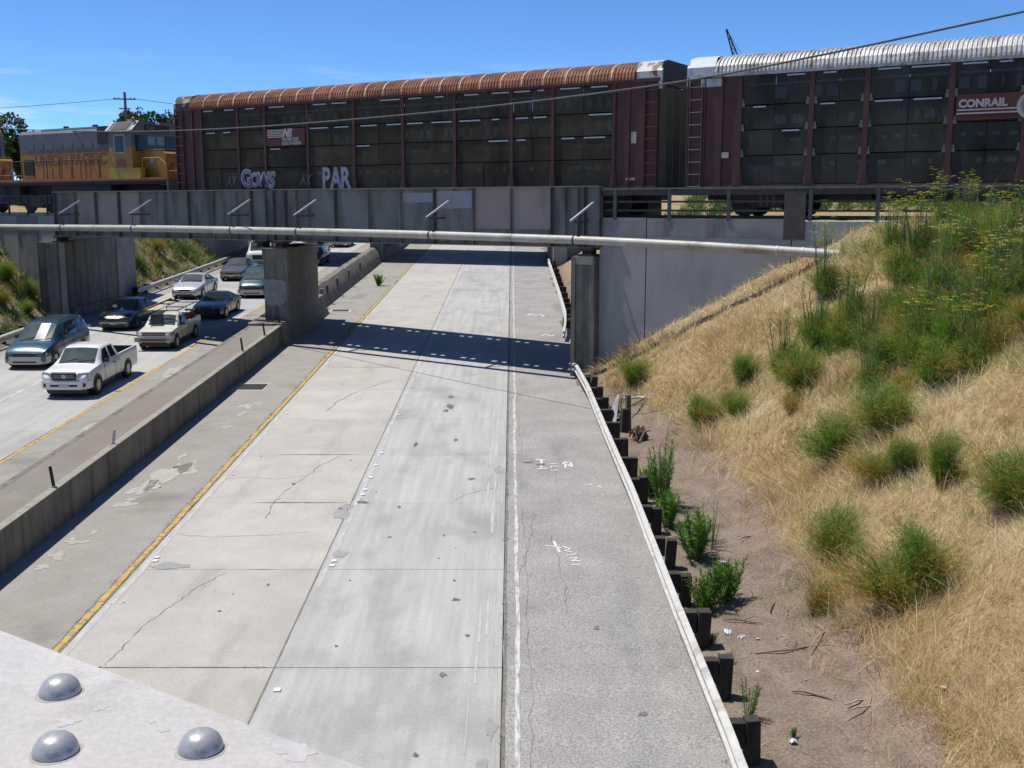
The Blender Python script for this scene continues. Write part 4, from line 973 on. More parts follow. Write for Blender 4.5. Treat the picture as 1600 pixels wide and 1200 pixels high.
class Shell:
    """car body lofted through stations (y, half width, bottom z, belt z, top z, half width at top); front at y = 0, tail at y = L"""
    def __init__(s, st): s.st = st
    def sec(s, y):
        st = s.st
        if y <= st[0][0]: a = st[0]
        elif y >= st[-1][0]: a = st[-1]
        else:
            for p, q in zip(st, st[1:]):
                if p[0] <= y <= q[0]:
                    t = (y - p[0]) / (q[0] - p[0]); a = [lerp(i, j, t) for i, j in zip(p, q)]; break
        _, hw, zb, zbelt, zt, ht = a
        hb = zbelt - zb
        cab = zt - zbelt > 0.2
        k = min(1, max(0, (zt - zbelt) / 0.25))
        return [(hw * 0.84, zb), (hw * 0.965, zb + 0.07), (hw, zb + 0.32 * hb), (hw * 1.0, zb + 0.62 * hb), (hw * 0.985, zbelt - 0.10 * hb), (hw * 0.945, zbelt),
                (lerp(hw * 0.88, ht + 0.035, k), lerp(zbelt + 0.3 * (zt - zbelt), zt - 0.075, k)), (lerp(hw * 0.74, ht - 0.03, k), lerp(zbelt + 0.65 * (zt - zbelt), zt - 0.022, k)), (lerp(hw * 0.45, ht * 0.6, k), zt + 0.0), (0, zt + 0.012)]
    def P(s, y, k, side=1):
        x, z = s.sec(y)[k]; return Vector((side * x, y, z))
    def mesh(s, name, m, ys=None, top=True):
        ys = ys or sorted(set([p[0] for p in s.st]))
        rows = []
        for y in ys:
            h = s.sec(y)
            rows.append([(-x, y, z) for x, z in h] + [(x, y, z) for x, z in h[::-1]][1:])
        mb = MB().grid(rows); n = len(rows[0])
        mb.add(rows[0], [tuple(range(n))]); mb.add(rows[-1], [tuple(range(n))[::-1]])
        return mb
def pane(mb, a, b, c, d, off, inset=0.0):
    a, b, c, d = map(Vector, (a, b, c, d)); n = (b - a).cross(d - a).normalized()
    ctr = (a + b + c + d) / 4
    pts = [p + (ctr - p).normalized() * min(inset, (ctr - p).length * .4) for p in (a, b, c, d)]
    if n.dot(off) < 0: n = -n
    pts = [p + n * 0.012 for p in pts]; back = [p - n * 0.03 for p in pts]
    mb.add(pts + back, [(0, 1, 2, 3), (7, 6, 5, 4), (0, 4, 5, 1), (1, 5, 6, 2), (2, 6, 7, 3), (3, 7, 4, 0)])
def wheel(parent, x, y, r, w, side, rim_m=None):
    wh = MB().lathe([(r * .6, -w / 2), (r * .93, -w / 2), (r, -w * .32), (r, w * .32), (r * .93, w / 2), (r * .6, w / 2)], (0, 0, 0), 'x', 20, cap=False).build('wheel', M_tyre, parent, smooth=40)
    wh.location = (x, y, r)
    o = w / 2 * side
    mb = MB().lathe([(r * .62, o * .96), (r * .58, o * 0.8), (r * .2, o * .86), (0.0, o * .95)], (0, 0, 0), 'x', 20)
    mb.build('rim', rim_m or M_rim, wh, smooth=30)
    mb = MB()
    for k in range(6):
        t = k * math.pi / 3
        mb.lathe([(0.055, o * .93), (0.0, o * 1.0)], (0, r * .38 * math.cos(t), r * .38 * math.sin(t)), 'x', 6)
    mb.build('rim_hole', M_trim, wh)
def vehicle(name, label, cat, x, y, body_m, st, wheels, win_ws, win_sides, scale=0.95, wr=0.33, front=None, rim_m=None, group='vehicles on the oncoming carriageway', rear_win=None, low_m=None, extra=None, mirror_y=None, wmat=None):
    """y = front bumper on the road; nose towards the viewer"""
    v = thing(name, label, cat, (x, y, SL * y + LEFT + 0.004), (math.atan(SL), 0, 0), group)
    v.scale = (scale,) * 3
    S = Shell(st)
    dense = []
    for p, q in zip(st, st[1:]):
        n = max(1, int((q[0] - p[0]) / 0.25)); dense += [lerp(p[0], q[0], i / n) for i in range(n)]
    dense.append(st[-1][0])
    S.mesh('body', body_m, dense).build('body', body_m, v, smooth=38)
    hw = max(p[1] for p in st)
    L_ = st[-1][0]
    # windscreen between cowl and roof front
    y0, y1 = win_ws
    mb = MB()
    for k0, k1 in ((-7, -8), (-8, -9), (9, 8), (8, 7)):
        f = lambda yy, k: S.P(yy, abs(k), -1 if k < 0 else 1)
        pane(mb, f(y0, k0), f(y0, k1), f(y1, k1), f(y1, k0), Vector((0, -1, .6)))
    mb.build('windscreen', wmat or M_wind, v)
    mb = MB(); mb.tube([S.P(y0, 7, -1) + Vector((0.1, 0, .03)), S.P(y0 + .12, 9, 1) + Vector((0, 0, .04))], 0.012, 4); mb.tube([S.P(y0, 9, 1) + Vector((0.05, 0, .03)), S.P(y0 + .12, 7, 1) + Vector((0, 0, .04))], 0.012, 4); mb.build('wiper', M_trim, v)
    for sd in (-1, 1):
        for (a0, a1, b0, b1) in win_sides:       # belt from a0 to a1, roof edge from b0 to b1
            mb = MB(); q = [S.P(a0, 5, sd), S.P(a1, 5, sd), S.P(b1, 6, sd), S.P(b0, 6, sd)]
            pane(mb, *q, Vector((sd, 0, 0.2)), 0.035); mb.build('side_window', M_cglass, v)
        for wy in wheels:
            arch = []
            for i in range(13):
                t = math.pi * i / 12; arch.append((wy + (wr + .075) * math.cos(t), wr + (wr + .075) * math.sin(t)))
            arch += [(wy - (wr + .075), S.sec(wy)[0][1] - .02), (wy + (wr + .075), S.sec(wy)[0][1] - .02)]
            MB().prism_y(arch, sd * (hw - 0.25), sd * (hw + 0.006)).build('wheel_arch', M_trim, v)
            wheel(v, sd * (hw - 0.085), wy, wr, 0.21, sd, rim_m)
        if mirror_y:
            p = S.P(mirror_y, 5, sd)
            mb = MB(); mb.box(p + Vector((sd * 0.14, 0, 0.08)), (0.18, 0.1, 0.13)); mb.box(p + Vector((sd * 0.03, 0, 0.04)), (0.12, 0.05, 0.05)); mb.build('mirror', body_m if scale > .5 and cat != 'pickup truck' else M_trim, v)
            MB().box(S.P(mirror_y + 1.0, 3, sd) + Vector((sd * 0.012, 0, .1)), (0.03, 0.16, 0.035)).build('door_handle', M_trim, v)
            for dy in (0.02, 1.15):
                mb = MB(); pts = [S.P(mirror_y + dy, k, sd) + Vector((sd * 0.003, 0, 0)) for k in (1, 2, 3, 4, 5)]; mb.tube(pts, 0.008, 4); mb.build('door_seam', M_trim, v)
    if front: front(v, S)
    MB().b2(-hw * .8, hw * .8, 0.2, L_ - .2, 0.16, S.sec(1.0)[0][1] + .05).build('underbody', M_trim, v)
    if extra: extra(v, S)
    return v, S
def fbox(v, name, m, x0, x1, z0, z1, y0=-0.02, y1=0.1, mirror=False):
    for sd in ((-1, 1) if mirror else (1,)):
        a, b = sorted((x0 * sd, x1 * sd)); MB().b2(a, b, y0, y1, z0, z1).build(name, m, v)
def lamp(v, S, m, xi, xo, z0, z1, yi, yo, name='headlight'):
    for sd in (-1, 1):
        mb = MB(); mb.add([(sd * xi, yi, z0), (sd * xo, yo, z0 + .02), (sd * xo, yo + .05, z1), (sd * xi, yi + .04, z1), (sd * xi, yi + .25, z0), (sd * xo, yo + .2, z0), (sd * xo, yo + .2, z1), (sd * xi, yi + .25, z1)],
                    [(0, 1, 2, 3), (0, 4, 5, 1), (1, 5, 6, 2), (2, 6, 7, 3), (3, 7, 4, 0), (4, 7, 6, 5)]); mb.build(name, m, v)

# --- body shapes
def sedan_st(L=4.8, W=0.89, H=1.42, hood=0.86, nose=0.62, cab=(1.35, 2.05, 3.35, 4.05), deck=0.98):
    c0, c1, c2, c3 = cab
    return [(0, W * .72, .30, nose * .86, nose * .9, W * .5), (0.06, W * .86, .22, nose, nose + .03, W * .6), (0.35, W * .95, .19, hood - .14, hood - .08, W * .7), (0.8, W, .18, hood - .06, hood - .01, W * .7), (c0, W, .18, hood + .02, hood + .06, W * .78),
            (c1, W, .18, hood + .06, H - .03, W * .66), ((c1 + c2) / 2, W, .18, hood + .08, H, W * .68), (c2, W, .18, hood + .09, H - .04, W * .64), (c3, W * .99, .19, deck - .06, deck, W * .72), (L - .25, W * .95, .22, deck - .1, deck - .02, W * .7), (L - .04, W * .88, .3, deck - .16, deck - .1, W * .6), (L, W * .8, .36, deck - .25, deck - .22, W * .55)]
def van_st(L=4.9, W=0.95, H=1.75, hood=1.0, nose=0.72, cab=(0.95, 1.95, 4.5, 4.85)):
    c0, c1, c2, c3 = cab
    return [(0, W * .74, .32, nose * .86, nose * .9, W * .5), (0.07, W * .87, .24, nose, nose + .03, W * .6), (0.35, W * .95, .2, hood - .15, hood - .08, W * .7), (c0, W, .2, hood, hood + .05, W * .78), (c1, W, .2, hood + .06, H - .05, W * .72), (c1 + .8, W, .2, hood + .06, H, W * .75),
            (c2, W, .2, hood + .06, H - .03, W * .74), (c3, W * .96, .24, hood + .04, hood + .3, W * .8), (L, W * .9, .32, hood - .1, hood + .0, W * .8)]
def cab_st(L=2.9, W=0.9, H=1.62, hood=1.05, nose=0.85, cab=(1.15, 1.75, 2.65, 2.85), back=0.0):
    c0, c1, c2, c3 = cab
    return [(0, W * .78, .40, nose * .9, nose * .94, W * .6), (0.06, W * .9, .34, nose, nose + .03, W * .66), (0.3, W * .97, .32, hood - .09, hood - .03, W * .72), (c0, W, .32, hood, hood + .05, W * .78), (c1, W, .32, hood + .04, H - .04, W * .72), (c1 + .4, W, .32, hood + .05, H, W * .74), (c2, W, .32, hood + .05, H - .02, W * .73), (c3, W, .32, hood + .04, hood + .22, W * .8)]

def pickup_bed(v, m, y0, y1, W, zt, zf=0.62, wy=None, load=None):
    b = link('bed', None, v)
    t = 0.05
    for sd in (-1, 1):
        a, c = sorted((sd * W, sd * (W - t)))
        mb = MB(); P = [(sd * W * .97, .36), (sd * W, .5), (sd * W, zt - .12), (sd * W * .985, zt), (sd * (W - .09), zt), (sd * (W - .09), zf), (sd * (W - .2), .36)]
        mb.prism(P, y0, y1); mb.build('bed_side', m, b)
    MB().b2(-W * .97, W * .97, y1 - t, y1 - .004, .40, zt - .01).build('tailgate', m, b)
    MB().b2(-W * .96, W * .96, y0 + .002, y0 + t, .40, zt - .005).build('bulkhead', m, b)
    MB().b2(-W + .1, W - .1, y0 + t, y1 - t, zf - .04, zf).build('bed_floor', M_trim, b)
    for sd in (-1, 1):
        a, c = sorted((sd * (W - .088), sd * (W - .10))); MB().b2(a, c, y0 + t, y1 - t, zf, zt - .01).build('bed_liner', M_trim, b)
    MB().b2(-W + .1, W - .1, y1 - t - .02, y1 - t - .005, zf, zt - .02).build('bed_liner', M_trim, b)
    MB().b2(-W * .9, W * .9, y1, y1 + .1, .45, .6).build('rear_bumper', M_chrome, b)
    return b

# --- 1 white pickup nearest the camera
def f_taco(v, S):
    fbox(v, 'grille', M_trim, -.44, .44, .70, .97, -0.02, .08)
    fbox(v, 'grille_rim', M_chrome, -.46, .46, .97, 1.0, -0.02, .08)
    for z in (.80, .87): fbox(v, 'grille_bar', M_chrome, -.38, .38, z, z + .012, -0.022, -.01)
    MB().lathe([(.07, -.03), (.07, .0), (.045, .0), (.045, -.03)], (0, 0, .845), 'y', 16).build('badge', M_chrome, v)
    lamp(v, S, M_lens, .48, .86, .70, .96, -.02, .12)
    mb = MB(); mb.add([(-.9, .12, .38), (-.6, -.06, .36), (.6, -.06, .36), (.9, .12, .38), (-.9, .12, .66), (-.6, -.08, .67), (.6, -.08, .67), (.9, .12, .66), (-.9, .4, .38), (.9, .4, .38), (-.9, .4, .66), (.9, .4, .66)],
            [(0, 1, 5, 4), (1, 2, 6, 5), (2, 3, 7, 6), (3, 9, 11, 7), (8, 0, 4, 10), (4, 5, 6, 7, 11, 10), (0, 8, 9, 3, 2, 1)]); mb.build('front_bumper', MATS['paint_white'], v)
    fbox(v, 'bumper_slot', M_trim, .18, .50, .47, .55, -.075, 0, True)
    for sd in (-1, 1): MB().lathe([(.075, -.02), (.075, .03)], (sd * .70, .0, .52), 'y', 14).build('fog_lamp', M_trim, v)
    fbox(v, 'number_plate', M_plate, -.16, .16, .45, .58, -.085, -.05)
paint('white', (0.80, 0.81, 0.80))
paint('cream', (0.74, 0.73, 0.64))
st = cab_st(3.3, 0.91, 1.66, 1.06, 0.86, (1.2, 1.85, 3.0, 3.25))
vehicle('pickup_truck', 'clean white extended-cab pickup truck nearest the camera', 'pickup truck', -15.62, 37.05, MATS['paint_white'], st, (0.86, 4.05), (1.22, 1.82), [(1.5, 2.32, 1.92, 2.3), (2.42, 3.0, 2.4, 2.9)], 0.95, 0.36, f_taco, mirror_y=1.6,
        extra=lambda v, S: pickup_bed(v, MATS['paint_white'], 3.27, 5.2, 0.91, 1.13))
# --- 2 cream old pickup with a ladder rack and planks
def f_old(v, S):
    fbox(v, 'grille', M_trim, -.52, .52, .70, .86, -0.012, .08)
    fbox(v, 'grille_bar', M_chrome, -.5, .5, .775, .79, -0.018, -.01)
    lamp(v, S, M_lens, .54, .76, .71, .86, -.01, .04)
    lamp(v, S, M_amber, .77, .84, .71, .86, .04, .12, 'turn_signal')
    fbox(v, 'front_bumper', mat('bumper_olive', (0.33, 0.32, 0.24), rough=.4), -.86, .86, .42, .62, -.09, .1)
    fbox(v, 'bumper_slot', M_trim, -.6, .6, .48, .55, -.096, -.05)
def x_old(v, S):
    pickup_bed(v, MATS['paint_cream'], 2.72, 4.7, 0.84, 1.02)
    rk = link('ladder_rack', None, v)
    for y in (1.5, 2.75, 4.5):
        mb = MB(); mb.tube([(-.8, y, .98 if y > 2 else 1.5), (-.74, y, 1.66), (.74, y, 1.66), (.8, y, .98 if y > 2 else 1.5)], 0.025, 5); mb.build('hoop', M_trim, rk)
    for sd in (-1, 1): MB().tube([(sd * .72, 1.3, 1.68), (sd * .72, 4.7, 1.68)], 0.025, 5).build('rack_rail', M_trim, rk)
    for k, xx in enumerate((-.62, -.36)): MB().b2(xx, xx + .24, 1.1, 5.2, 1.70 + k * .005, 1.74 + k * .005).build('plank', mat('plank', (0.42, 0.36, 0.27), (0.5, 0.44, 0.34), 3), rk)
    MB().b2(-.7, -.66, 1.0, 5.1, 1.70, 1.80).build('plank', mat('orange_board', (0.35, 0.14, 0.05)), rk)
    MB().b2(.3, .7, 3.2, 4.2, .98, 1.3).build('tool_chest', mat('red_chest', (0.38, 0.05, 0.04)), v)
    MB().b2(.28, .72, 3.15, 4.25, 1.3, 1.36).build('chest_lid', mat('white_lid', (0.6, 0.6, 0.58)), v)
st = cab_st(2.75, 0.84, 1.52, 0.96, 0.84, (1.2, 1.65, 2.45, 2.7))
vehicle('pickup_truck', 'cream old pickup truck carrying planks on a black ladder rack', 'pickup truck', -15.62, 46.6, MATS['paint_cream'], st, (0.75, 3.7), (1.22, 1.62), [(1.42, 2.4, 1.72, 2.35)], 0.95, 0.32, f_old, mirror_y=1.45, extra=x_old, rim_m=M_galv)
# --- 3 blue minivan
def f_van(v, S):
    fbox(v, 'grille', M_trim, -.48, .48, .58, .70, -.012, .06)
    lamp(v, S, M_lens, .50, .86, .58, .70, .0, .12)
    mb = MB(); mb.add([(-.93, .2, .26), (-.6, -.05, .24), (.6, -.05, .24), (.93, .2, .26), (-.93, .2, .54), (-.6, -.06, .55), (.6, -.06, .55), (.93, .2, .54), (-.93, .5, .3), (.93, .5, .3), (-.93, .5, .54), (.93, .5, .54)],
            [(0, 1, 5, 4), (1, 2, 6, 5), (2, 3, 7, 6), (3, 9, 11, 7), (8, 0, 4, 10), (4, 5, 6, 7, 11, 10), (0, 8, 9, 3, 2, 1)]); mb.build('front_bumper', mat('silver_bumper', (0.52, 0.52, 0.50), rough=.35, metal=.3), v)
    fbox(v, 'bumper_slot', M_trim, -.5, .5, .30, .37, -.056, 0)
    fbox(v, 'number_plate', M_plate, -.16, .16, .40, .52, -.07, -.03)
def x_van(v, S):
    for sd in (-1, 1): MB().tube([(sd * .6, 2.3, 1.76), (sd * .6, 4.4, 1.77)], 0.02, 5).build('roof_rail', M_trim, v)
vehicle('minivan', 'metallic blue minivan with silver bumper nearest the left guardrail', 'minivan', -19.35, 42.3, paint('van_blue', (0.035, 0.085, 0.125), 0.4), van_st(4.85, .95, 1.74, 1.0, .72, (1.0, 1.95, 4.4, 4.75)), (0.85, 3.85), (1.02, 1.92), [(1.75, 2.35, 2.1, 2.4), (2.45, 3.5, 2.5, 3.5), (3.6, 4.4, 3.6, 4.3)], 0.95, 0.33, f_van, mirror_y=1.75, extra=x_van)
# --- 4 black sedan
def f_sed(chrome=True, plate=True, g=(-.34, .34), lampm=None):
    def f(v, S):
        fbox(v, 'grille', M_trim, g[0], g[1], .53, .64, -.012, .06)
        if chrome: fbox(v, 'grille_rim', M_chrome, g[0], g[1], .64, .66, -.014, .06)
        lamp(v, S, lampm or M_lens, abs(g[1]) + .04, .78, .53, .65, .0, .12)
        fbox(v, 'bumper_strip', M_chrome if chrome else M_trim, -.72, .72, .42, .45, -.02, .1)
        fbox(v, 'lower_intake', M_trim, -.5, .5, .25, .34, -.005, .1)
        if plate: fbox(v, 'number_plate', M_plate, -.16, .16, .33, .44, -.03, -.005)
    return f
SW = [(1.75, 2.65, 2.12, 2.62), (2.72, 3.6, 2.7, 3.3)]
vehicle('sedan', 'black sedan with chrome grille in the outer lane', 'car', -19.35, 52.0, paint('black_green', (0.016, 0.02, 0.017)), sedan_st(4.9, .9, 1.40, .88, .66), (0.92, 3.75), (1.38, 2.03), SW, 0.95, 0.32, f_sed(), mirror_y=1.72)
# --- 5 dark blue coupe
vehicle('coupe', 'dark blue coupe half hidden behind the cream pickup truck', 'car', -15.85, 55.6, paint('navy', (0.010, 0.015, 0.028), 0.1), sedan_st(4.5, .88, 1.30, .82, .58, (1.5, 2.2, 3.0, 4.2), .92), (0.85, 3.5), (1.52, 2.18), [(1.9, 2.95, 2.28, 2.95), (3.02, 3.75, 3.0, 3.2)], 0.95, 0.32, f_sed(False, False, (-.3, .3), M_amber), mirror_y=1.85, wmat=M_cglass)
# --- 6 silver coupe
vehicle('coupe', 'bright silver coupe with thin grille in the outer lane', 'car', -19.4, 63.7, paint('silver', (0.60, 0.61, 0.60), 0.3), sedan_st(4.85, .9, 1.38, .86, .64, (1.5, 2.15, 3.2, 4.3), .95), (0.92, 3.65), (1.52, 2.13), [(1.9, 2.95, 2.25, 2.95), (3.02, 3.8, 3.0, 3.35)], 0.97, 0.33, f_sed(False, False, (-.34, .34)), mirror_y=1.85)
# --- 7 teal egg-shaped minivan beside the pier
vehicle('minivan', 'rounded teal minivan close beside the middle bridge pier', 'minivan', -15.55, 64.3, paint('teal', (0.035, 0.08, 0.088), 0.4), van_st(4.75, .9, 1.76, 1.02, .80, (0.62, 1.75, 4.2, 4.65)), (0.95, 3.75), (0.64, 1.72), [(1.35, 2.2, 1.85, 2.25), (2.3, 3.3, 2.35, 3.3), (3.4, 4.2, 3.4, 4.1)], 0.97, 0.32, f_van, mirror_y=1.3)
# --- 8 bronze sedan
vehicle('sedan', 'bronze grey sedan in front of the white box truck', 'car', -19.1, 73.3, paint('bronze', (0.145, 0.125, 0.115), 0.4), sedan_st(4.8, .89, 1.42, .88, .68), (0.92, 3.7), (1.38, 2.03), SW, 0.97, 0.32, f_sed(), mirror_y=1.72)
# --- 9 white box truck
def x_truck(v, S):
    bx = link('cargo_box', None, v)
    MB().b2(-1.15, 1.15, 1.9, 6.8, 1.0, 3.35).build('box_wall', mat('truck_white', (0.68, 0.68, 0.66), (0.6, 0.6, 0.58), 2), bx)
    MB().b2(-1.17, 1.17, 1.88, 1.93, 3.15, 3.36).build('front_cap', M_trim, bx)
    MB().b2(-.95, .95, 1.875, 1.90, 2.2, 3.1).build('front_panel', mat('truck_green', (0.06, 0.12, 0.085)), bx)
def f_truck(v, S):
    fbox(v, 'grille', M_trim, -.45, .45, .85, 1.2, -.012, .06); lamp(v, S, M_lens, .5, .85, .95, 1.2, .0, .08)
    fbox(v, 'front_bumper', M_chrome, -.98, .98, .5, .72, -.12, .1)
st = [(0, .8, .55, 1.2, 1.26, .7), (.08, .95, .5, 1.3, 1.38, .75), (.7, 1.0, .5, 1.42, 1.48, .8), (1.15, 1.0, .5, 1.46, 2.2, .78), (1.9, 1.0, .5, 1.46, 2.25, .8)]
vehicle('box_truck', 'white box truck partly hidden behind the middle bridge pier', 'truck', -18.9, 80.5, MATS['paint_white'], st, (1.0, 5.6), (.72, 1.13), [(1.0, 1.8, 1.2, 1.8)], 0.95, 0.42, f_truck, extra=x_truck)
# --- 10 dark sedan just behind the pier, 11 olive SUV, 12 silver car
vehicle('sedan', 'dark sedan almost wholly hidden behind the middle pier', 'car', -15.6, 83.5, paint('charcoal', (0.05, 0.052, 0.055), 0.3), sedan_st(), (0.92, 3.7), (1.38, 2.03), SW, 0.95, 0.32, f_sed(), mirror_y=1.72)
vehicle('sport_utility_vehicle', 'olive gold utility vehicle just right of the middle pier', 'car', -16.9, 91.5, paint('olive', (0.36, 0.32, 0.09), 0.0), van_st(4.6, .92, 1.78, 1.08, .86, (1.35, 1.95, 4.3, 4.5)), (0.9, 3.6), (1.37, 1.92), [(1.75, 2.5, 2.05, 2.5), (2.6, 3.4, 2.6, 3.4), (3.5, 4.2, 3.5, 4.1)], 0.97, 0.36, f_van, mirror_y=1.7)
vehicle('sedan', 'pale silver car following the olive utility vehicle', 'car', -16.2, 101.0, paint('pale_silver', (0.58, 0.60, 0.62), 0.3), sedan_st(), (0.92, 3.7), (1.38, 2.03), SW, 0.97, 0.32, f_sed(), mirror_y=1.72)
# ------------------------------------------------------------------ guardrails
WB = [(0.0, -0.16), (0.05, -0.15), (0.095, -0.115), (0.095, -0.075), (0.01, -0.025), (0.01, 0.025), (0.095, 0.075), (0.095, 0.115), (0.05, 0.15), (0.0, 0.16)]
def wbeam(mb, path, side, zc):
    """path of (x, y, extra z, twist); side = direction (in x) the corrugation faces"""
    rows = []
    for x, y, dz in path: rows.append([(x + side * d, y, SL * y + zc + dz + h) for d, h in WB] + [(x + side * (d - .006), y, SL * y + zc + dz + h) for d, h in WB[::-1]])
    mb.grid([r + r[:1] for r in rows])
    return mb
def guardrail(label, path, side, post_y, dl=0.0, wide=True, tilt=0.0):
    g = thing('guardrail', label, 'guardrail', (path[0][0], path[0][1], SL * path[0][1] + dl), group='roadside guardrails')
    off = g.location.copy()
    dense = []
    for p, q in zip(path, path[1:]):
        n = max(1, int(abs(q[1] - p[1]) / 0.6)); dense += [tuple(lerp(a, b, i / n) for a, b in zip(p, q)) for i in range(n)]
    dense.append(path[-1])
    # rail in 3.8 m lengths that overlap
    seg = []; k = 0
    step = 7
    for i in range(0, len(dense) - 1, step):
        part = dense[max(0, i):i + step + 1]; k += 1
        part = [(x + (0.004 if k % 2 else 0), y, dz + dl) for x, y, dz in part]
        wbeam(MB(), part, side, 0.43).build('rail', M_galv, g, smooth=50, off=off)
    for py in post_y:
        x = pw(py, [(p[1], p[0]) for p in path]); z = SL * py + dl
        s = -side
        mbp = MB(); mbp.box((x + s * 0.115, py, z + 0.40 + rnd.uniform(-.03, .02)), (0.2, 0.19, 0.36), 0, rnd.uniform(-.04, .04), rnd.uniform(-.03, .03)); mbp.build('block', M_timber, g, off=off)
        mbp = MB(); mbp.box((x + s * 0.325, py + rnd.uniform(-.03, .03), z + 0.06 + rnd.uniform(-.04, .03)), (rnd.uniform(.185, .21), rnd.uniform(.185, .21), 1.04), rnd.uniform(-.09, .09), rnd.uniform(-.06, .06), rnd.uniform(-.05, .07)); mbp.build('post', M_timber, g, off=off)
        mbp = MB(); mbp.lathe([(0.022, 0), (0.022, 0.02), (0.0, 0.03)], (x + side * 0.02, py, z + 0.43), 'x', 8); mbp.build('bolt', M_galv, g, off=off)
    return g
RP = [(2.93, 4, 0), (2.88, 13.4, 0), (2.82, 17, 0), (2.76, 23.7, 0), (2.62, 29.8, 0), (2.52, 35.0, 0), (2.36, 38.6, -0.03), (2.22, 39.6, -0.16)]
guardrail('long galvanised guardrail on black timber posts along the right shoulder', RP, -1, [4.2, 6.1, 8.0, 9.8, 11.6, 13.4, 15.15, 16.9, 18.6, 20.35, 22.3, 24.4, 26.2, 28.0, 29.8, 31.3, 32.9, 34.5, 36.2])
guardrail('bent guardrail on the right beyond the railway bridge', [(2.3, 46.6, -0.12), (2.46, 48.6, 0.02), (2.62, 52, 0), (2.68, 60, 0), (2.7, 72, 0), (2.72, 80, 0)], -1, [49, 51, 53, 55, 57, 59.5, 62, 64.5, 67, 69.5, 72, 75, 78])
guardrail('guardrail at left edge in front of the green bank', [(-22.6, 26, 0), (-22.6, 40, 0), (-22.55, 53.4, 0)], 1, [28 + 2 * i for i in range(13)], LEFT)
guardrail('guardrail along the left bank between the two bridges', [(-22.5, 64.6, 0), (-22.45, 75, 0), (-22.5, 86, 0)], 1, [65 + 2 * i for i in range(11)], LEFT)
guardrail('distant guardrail at left beyond the second bridge', [(-22.5, 98.5, 0), (-22.5, 125, 0)], 1, [99 + 2.5 * i for i in range(10)], LEFT)

# ------------------------------------------------------------------ wreckage and litter by the right guardrail
def gz(x, y): return ground_z(x, y)
def plain(name, label, cat, mb, m, loc, rot=(0, 0, 0), smooth=None, group=None):
    o = mb.build(name, m, None, smooth); o.location = loc; o.rotation_euler = rot
    return tag(o, label, cat, group)
mb = MB().prism_y([(-.28, 0), (.30, 0), (.06, 1.05), (-.05, 1.08)], -0.012, 0.012)
plain('metal_sheet', 'pointed pale metal sheet leaning behind the guardrail', 'metal sheet', mb, M_galv, (2.9, 31.2, gz(2.9, 31.2)), (0, 0.28, 0.5))
mb = MB().box((0, 0, .55), (.13, .13, 1.15))
plain('broken_post', 'bare grey broken post standing in the dirt behind the guardrail', 'post', mb, M_wood, (3.45, 31.2, gz(3.45, 31.2) - .05), (0.04, -0.05, .3))
mb = MB().box((0, 0, .35), (.2, .2, .8))
plain('timber_stump', 'short black timber stump beside the broken grey post', 'post', mb, M_timber, (3.28, 31.0, gz(3.28, 31.0) - .05), (0, 0.06, .2))
mb = MB().tube([(-.6, 0, 0), (-.1, .02, .02), (.75, -.25, .0)], 0.035, 7)
plain('fallen_pipe', 'pale fallen pipe lying across a stick on the dirt', 'pipe', mb, M_galv, (4.1, 33.6, gz(4.1, 33.6) + .16), (0, -0.05, 0))
mb = MB().tube([(-.55, -.9, 0), (0, 0, .1), (.25, .5, .12)], [0.03, .035, .02], 6)
plain('stick', 'dark stick crossing beneath the pale fallen pipe', 'stick', mb, M_wood, (4.1, 33.3, gz(4.1, 33.3) + .06))
for k, (x, y, s) in enumerate(((3.2, 33.3, .36), (3.35, 32.5, .32), (3.05, 32.2, .28))):
    rr = random.Random(k); mb = MB(); P = []
    for i in range(7):
        t = i / 6; P.append([(lerp(-s, s, t), -.13 + rr.uniform(-.03, .03), .05 + .12 * math.sin(t * 5 + k)), (lerp(-s, s, t), .13 + rr.uniform(-.03, .03), .10 + .1 * math.sin(t * 4 + k))])
    mb.grid(P); mb.grid([[(a, b, c - .02) for a, b, c in r] for r in P])
    plain('tyre_shred', ('long black tyre shred farthest along behind the guardrail', 'middle of three black tyre shreds behind the guardrail', 'small black tyre shred nearest the pointed metal sheet')[k], 'tyre shred', mb, M_tyre, (x, y, gz(x, y)), (0, 0, k), group='tyre shreds behind the guardrail')
# root clump
rr = random.Random(4); mb = MB()
for k in range(26):
    a = rr.uniform(0, 6.28); r_ = rr.uniform(.1, .33)
    mb.tube([(r_ * math.cos(a), r_ * math.sin(a) * .8, rr.uniform(0, .15)), (r_ * .5 * math.cos(a + 1), r_ * .5 * math.sin(a + 1), rr.uniform(.2, .42)), (r_ * math.cos(a + 1.8), r_ * math.sin(a + 1.8), rr.uniform(.0, .3))], [rr.uniform(.02, .05), .04, .015], 5)
plain('root_clump', 'brown tangled root clump behind the guardrail by the broken post', 'root', mb, mat('root_brown', (0.13, 0.095, 0.07), (0.19, 0.145, 0.11), 6, 0.95), (3.62, 29.9, gz(3.62, 29.9) - .03))
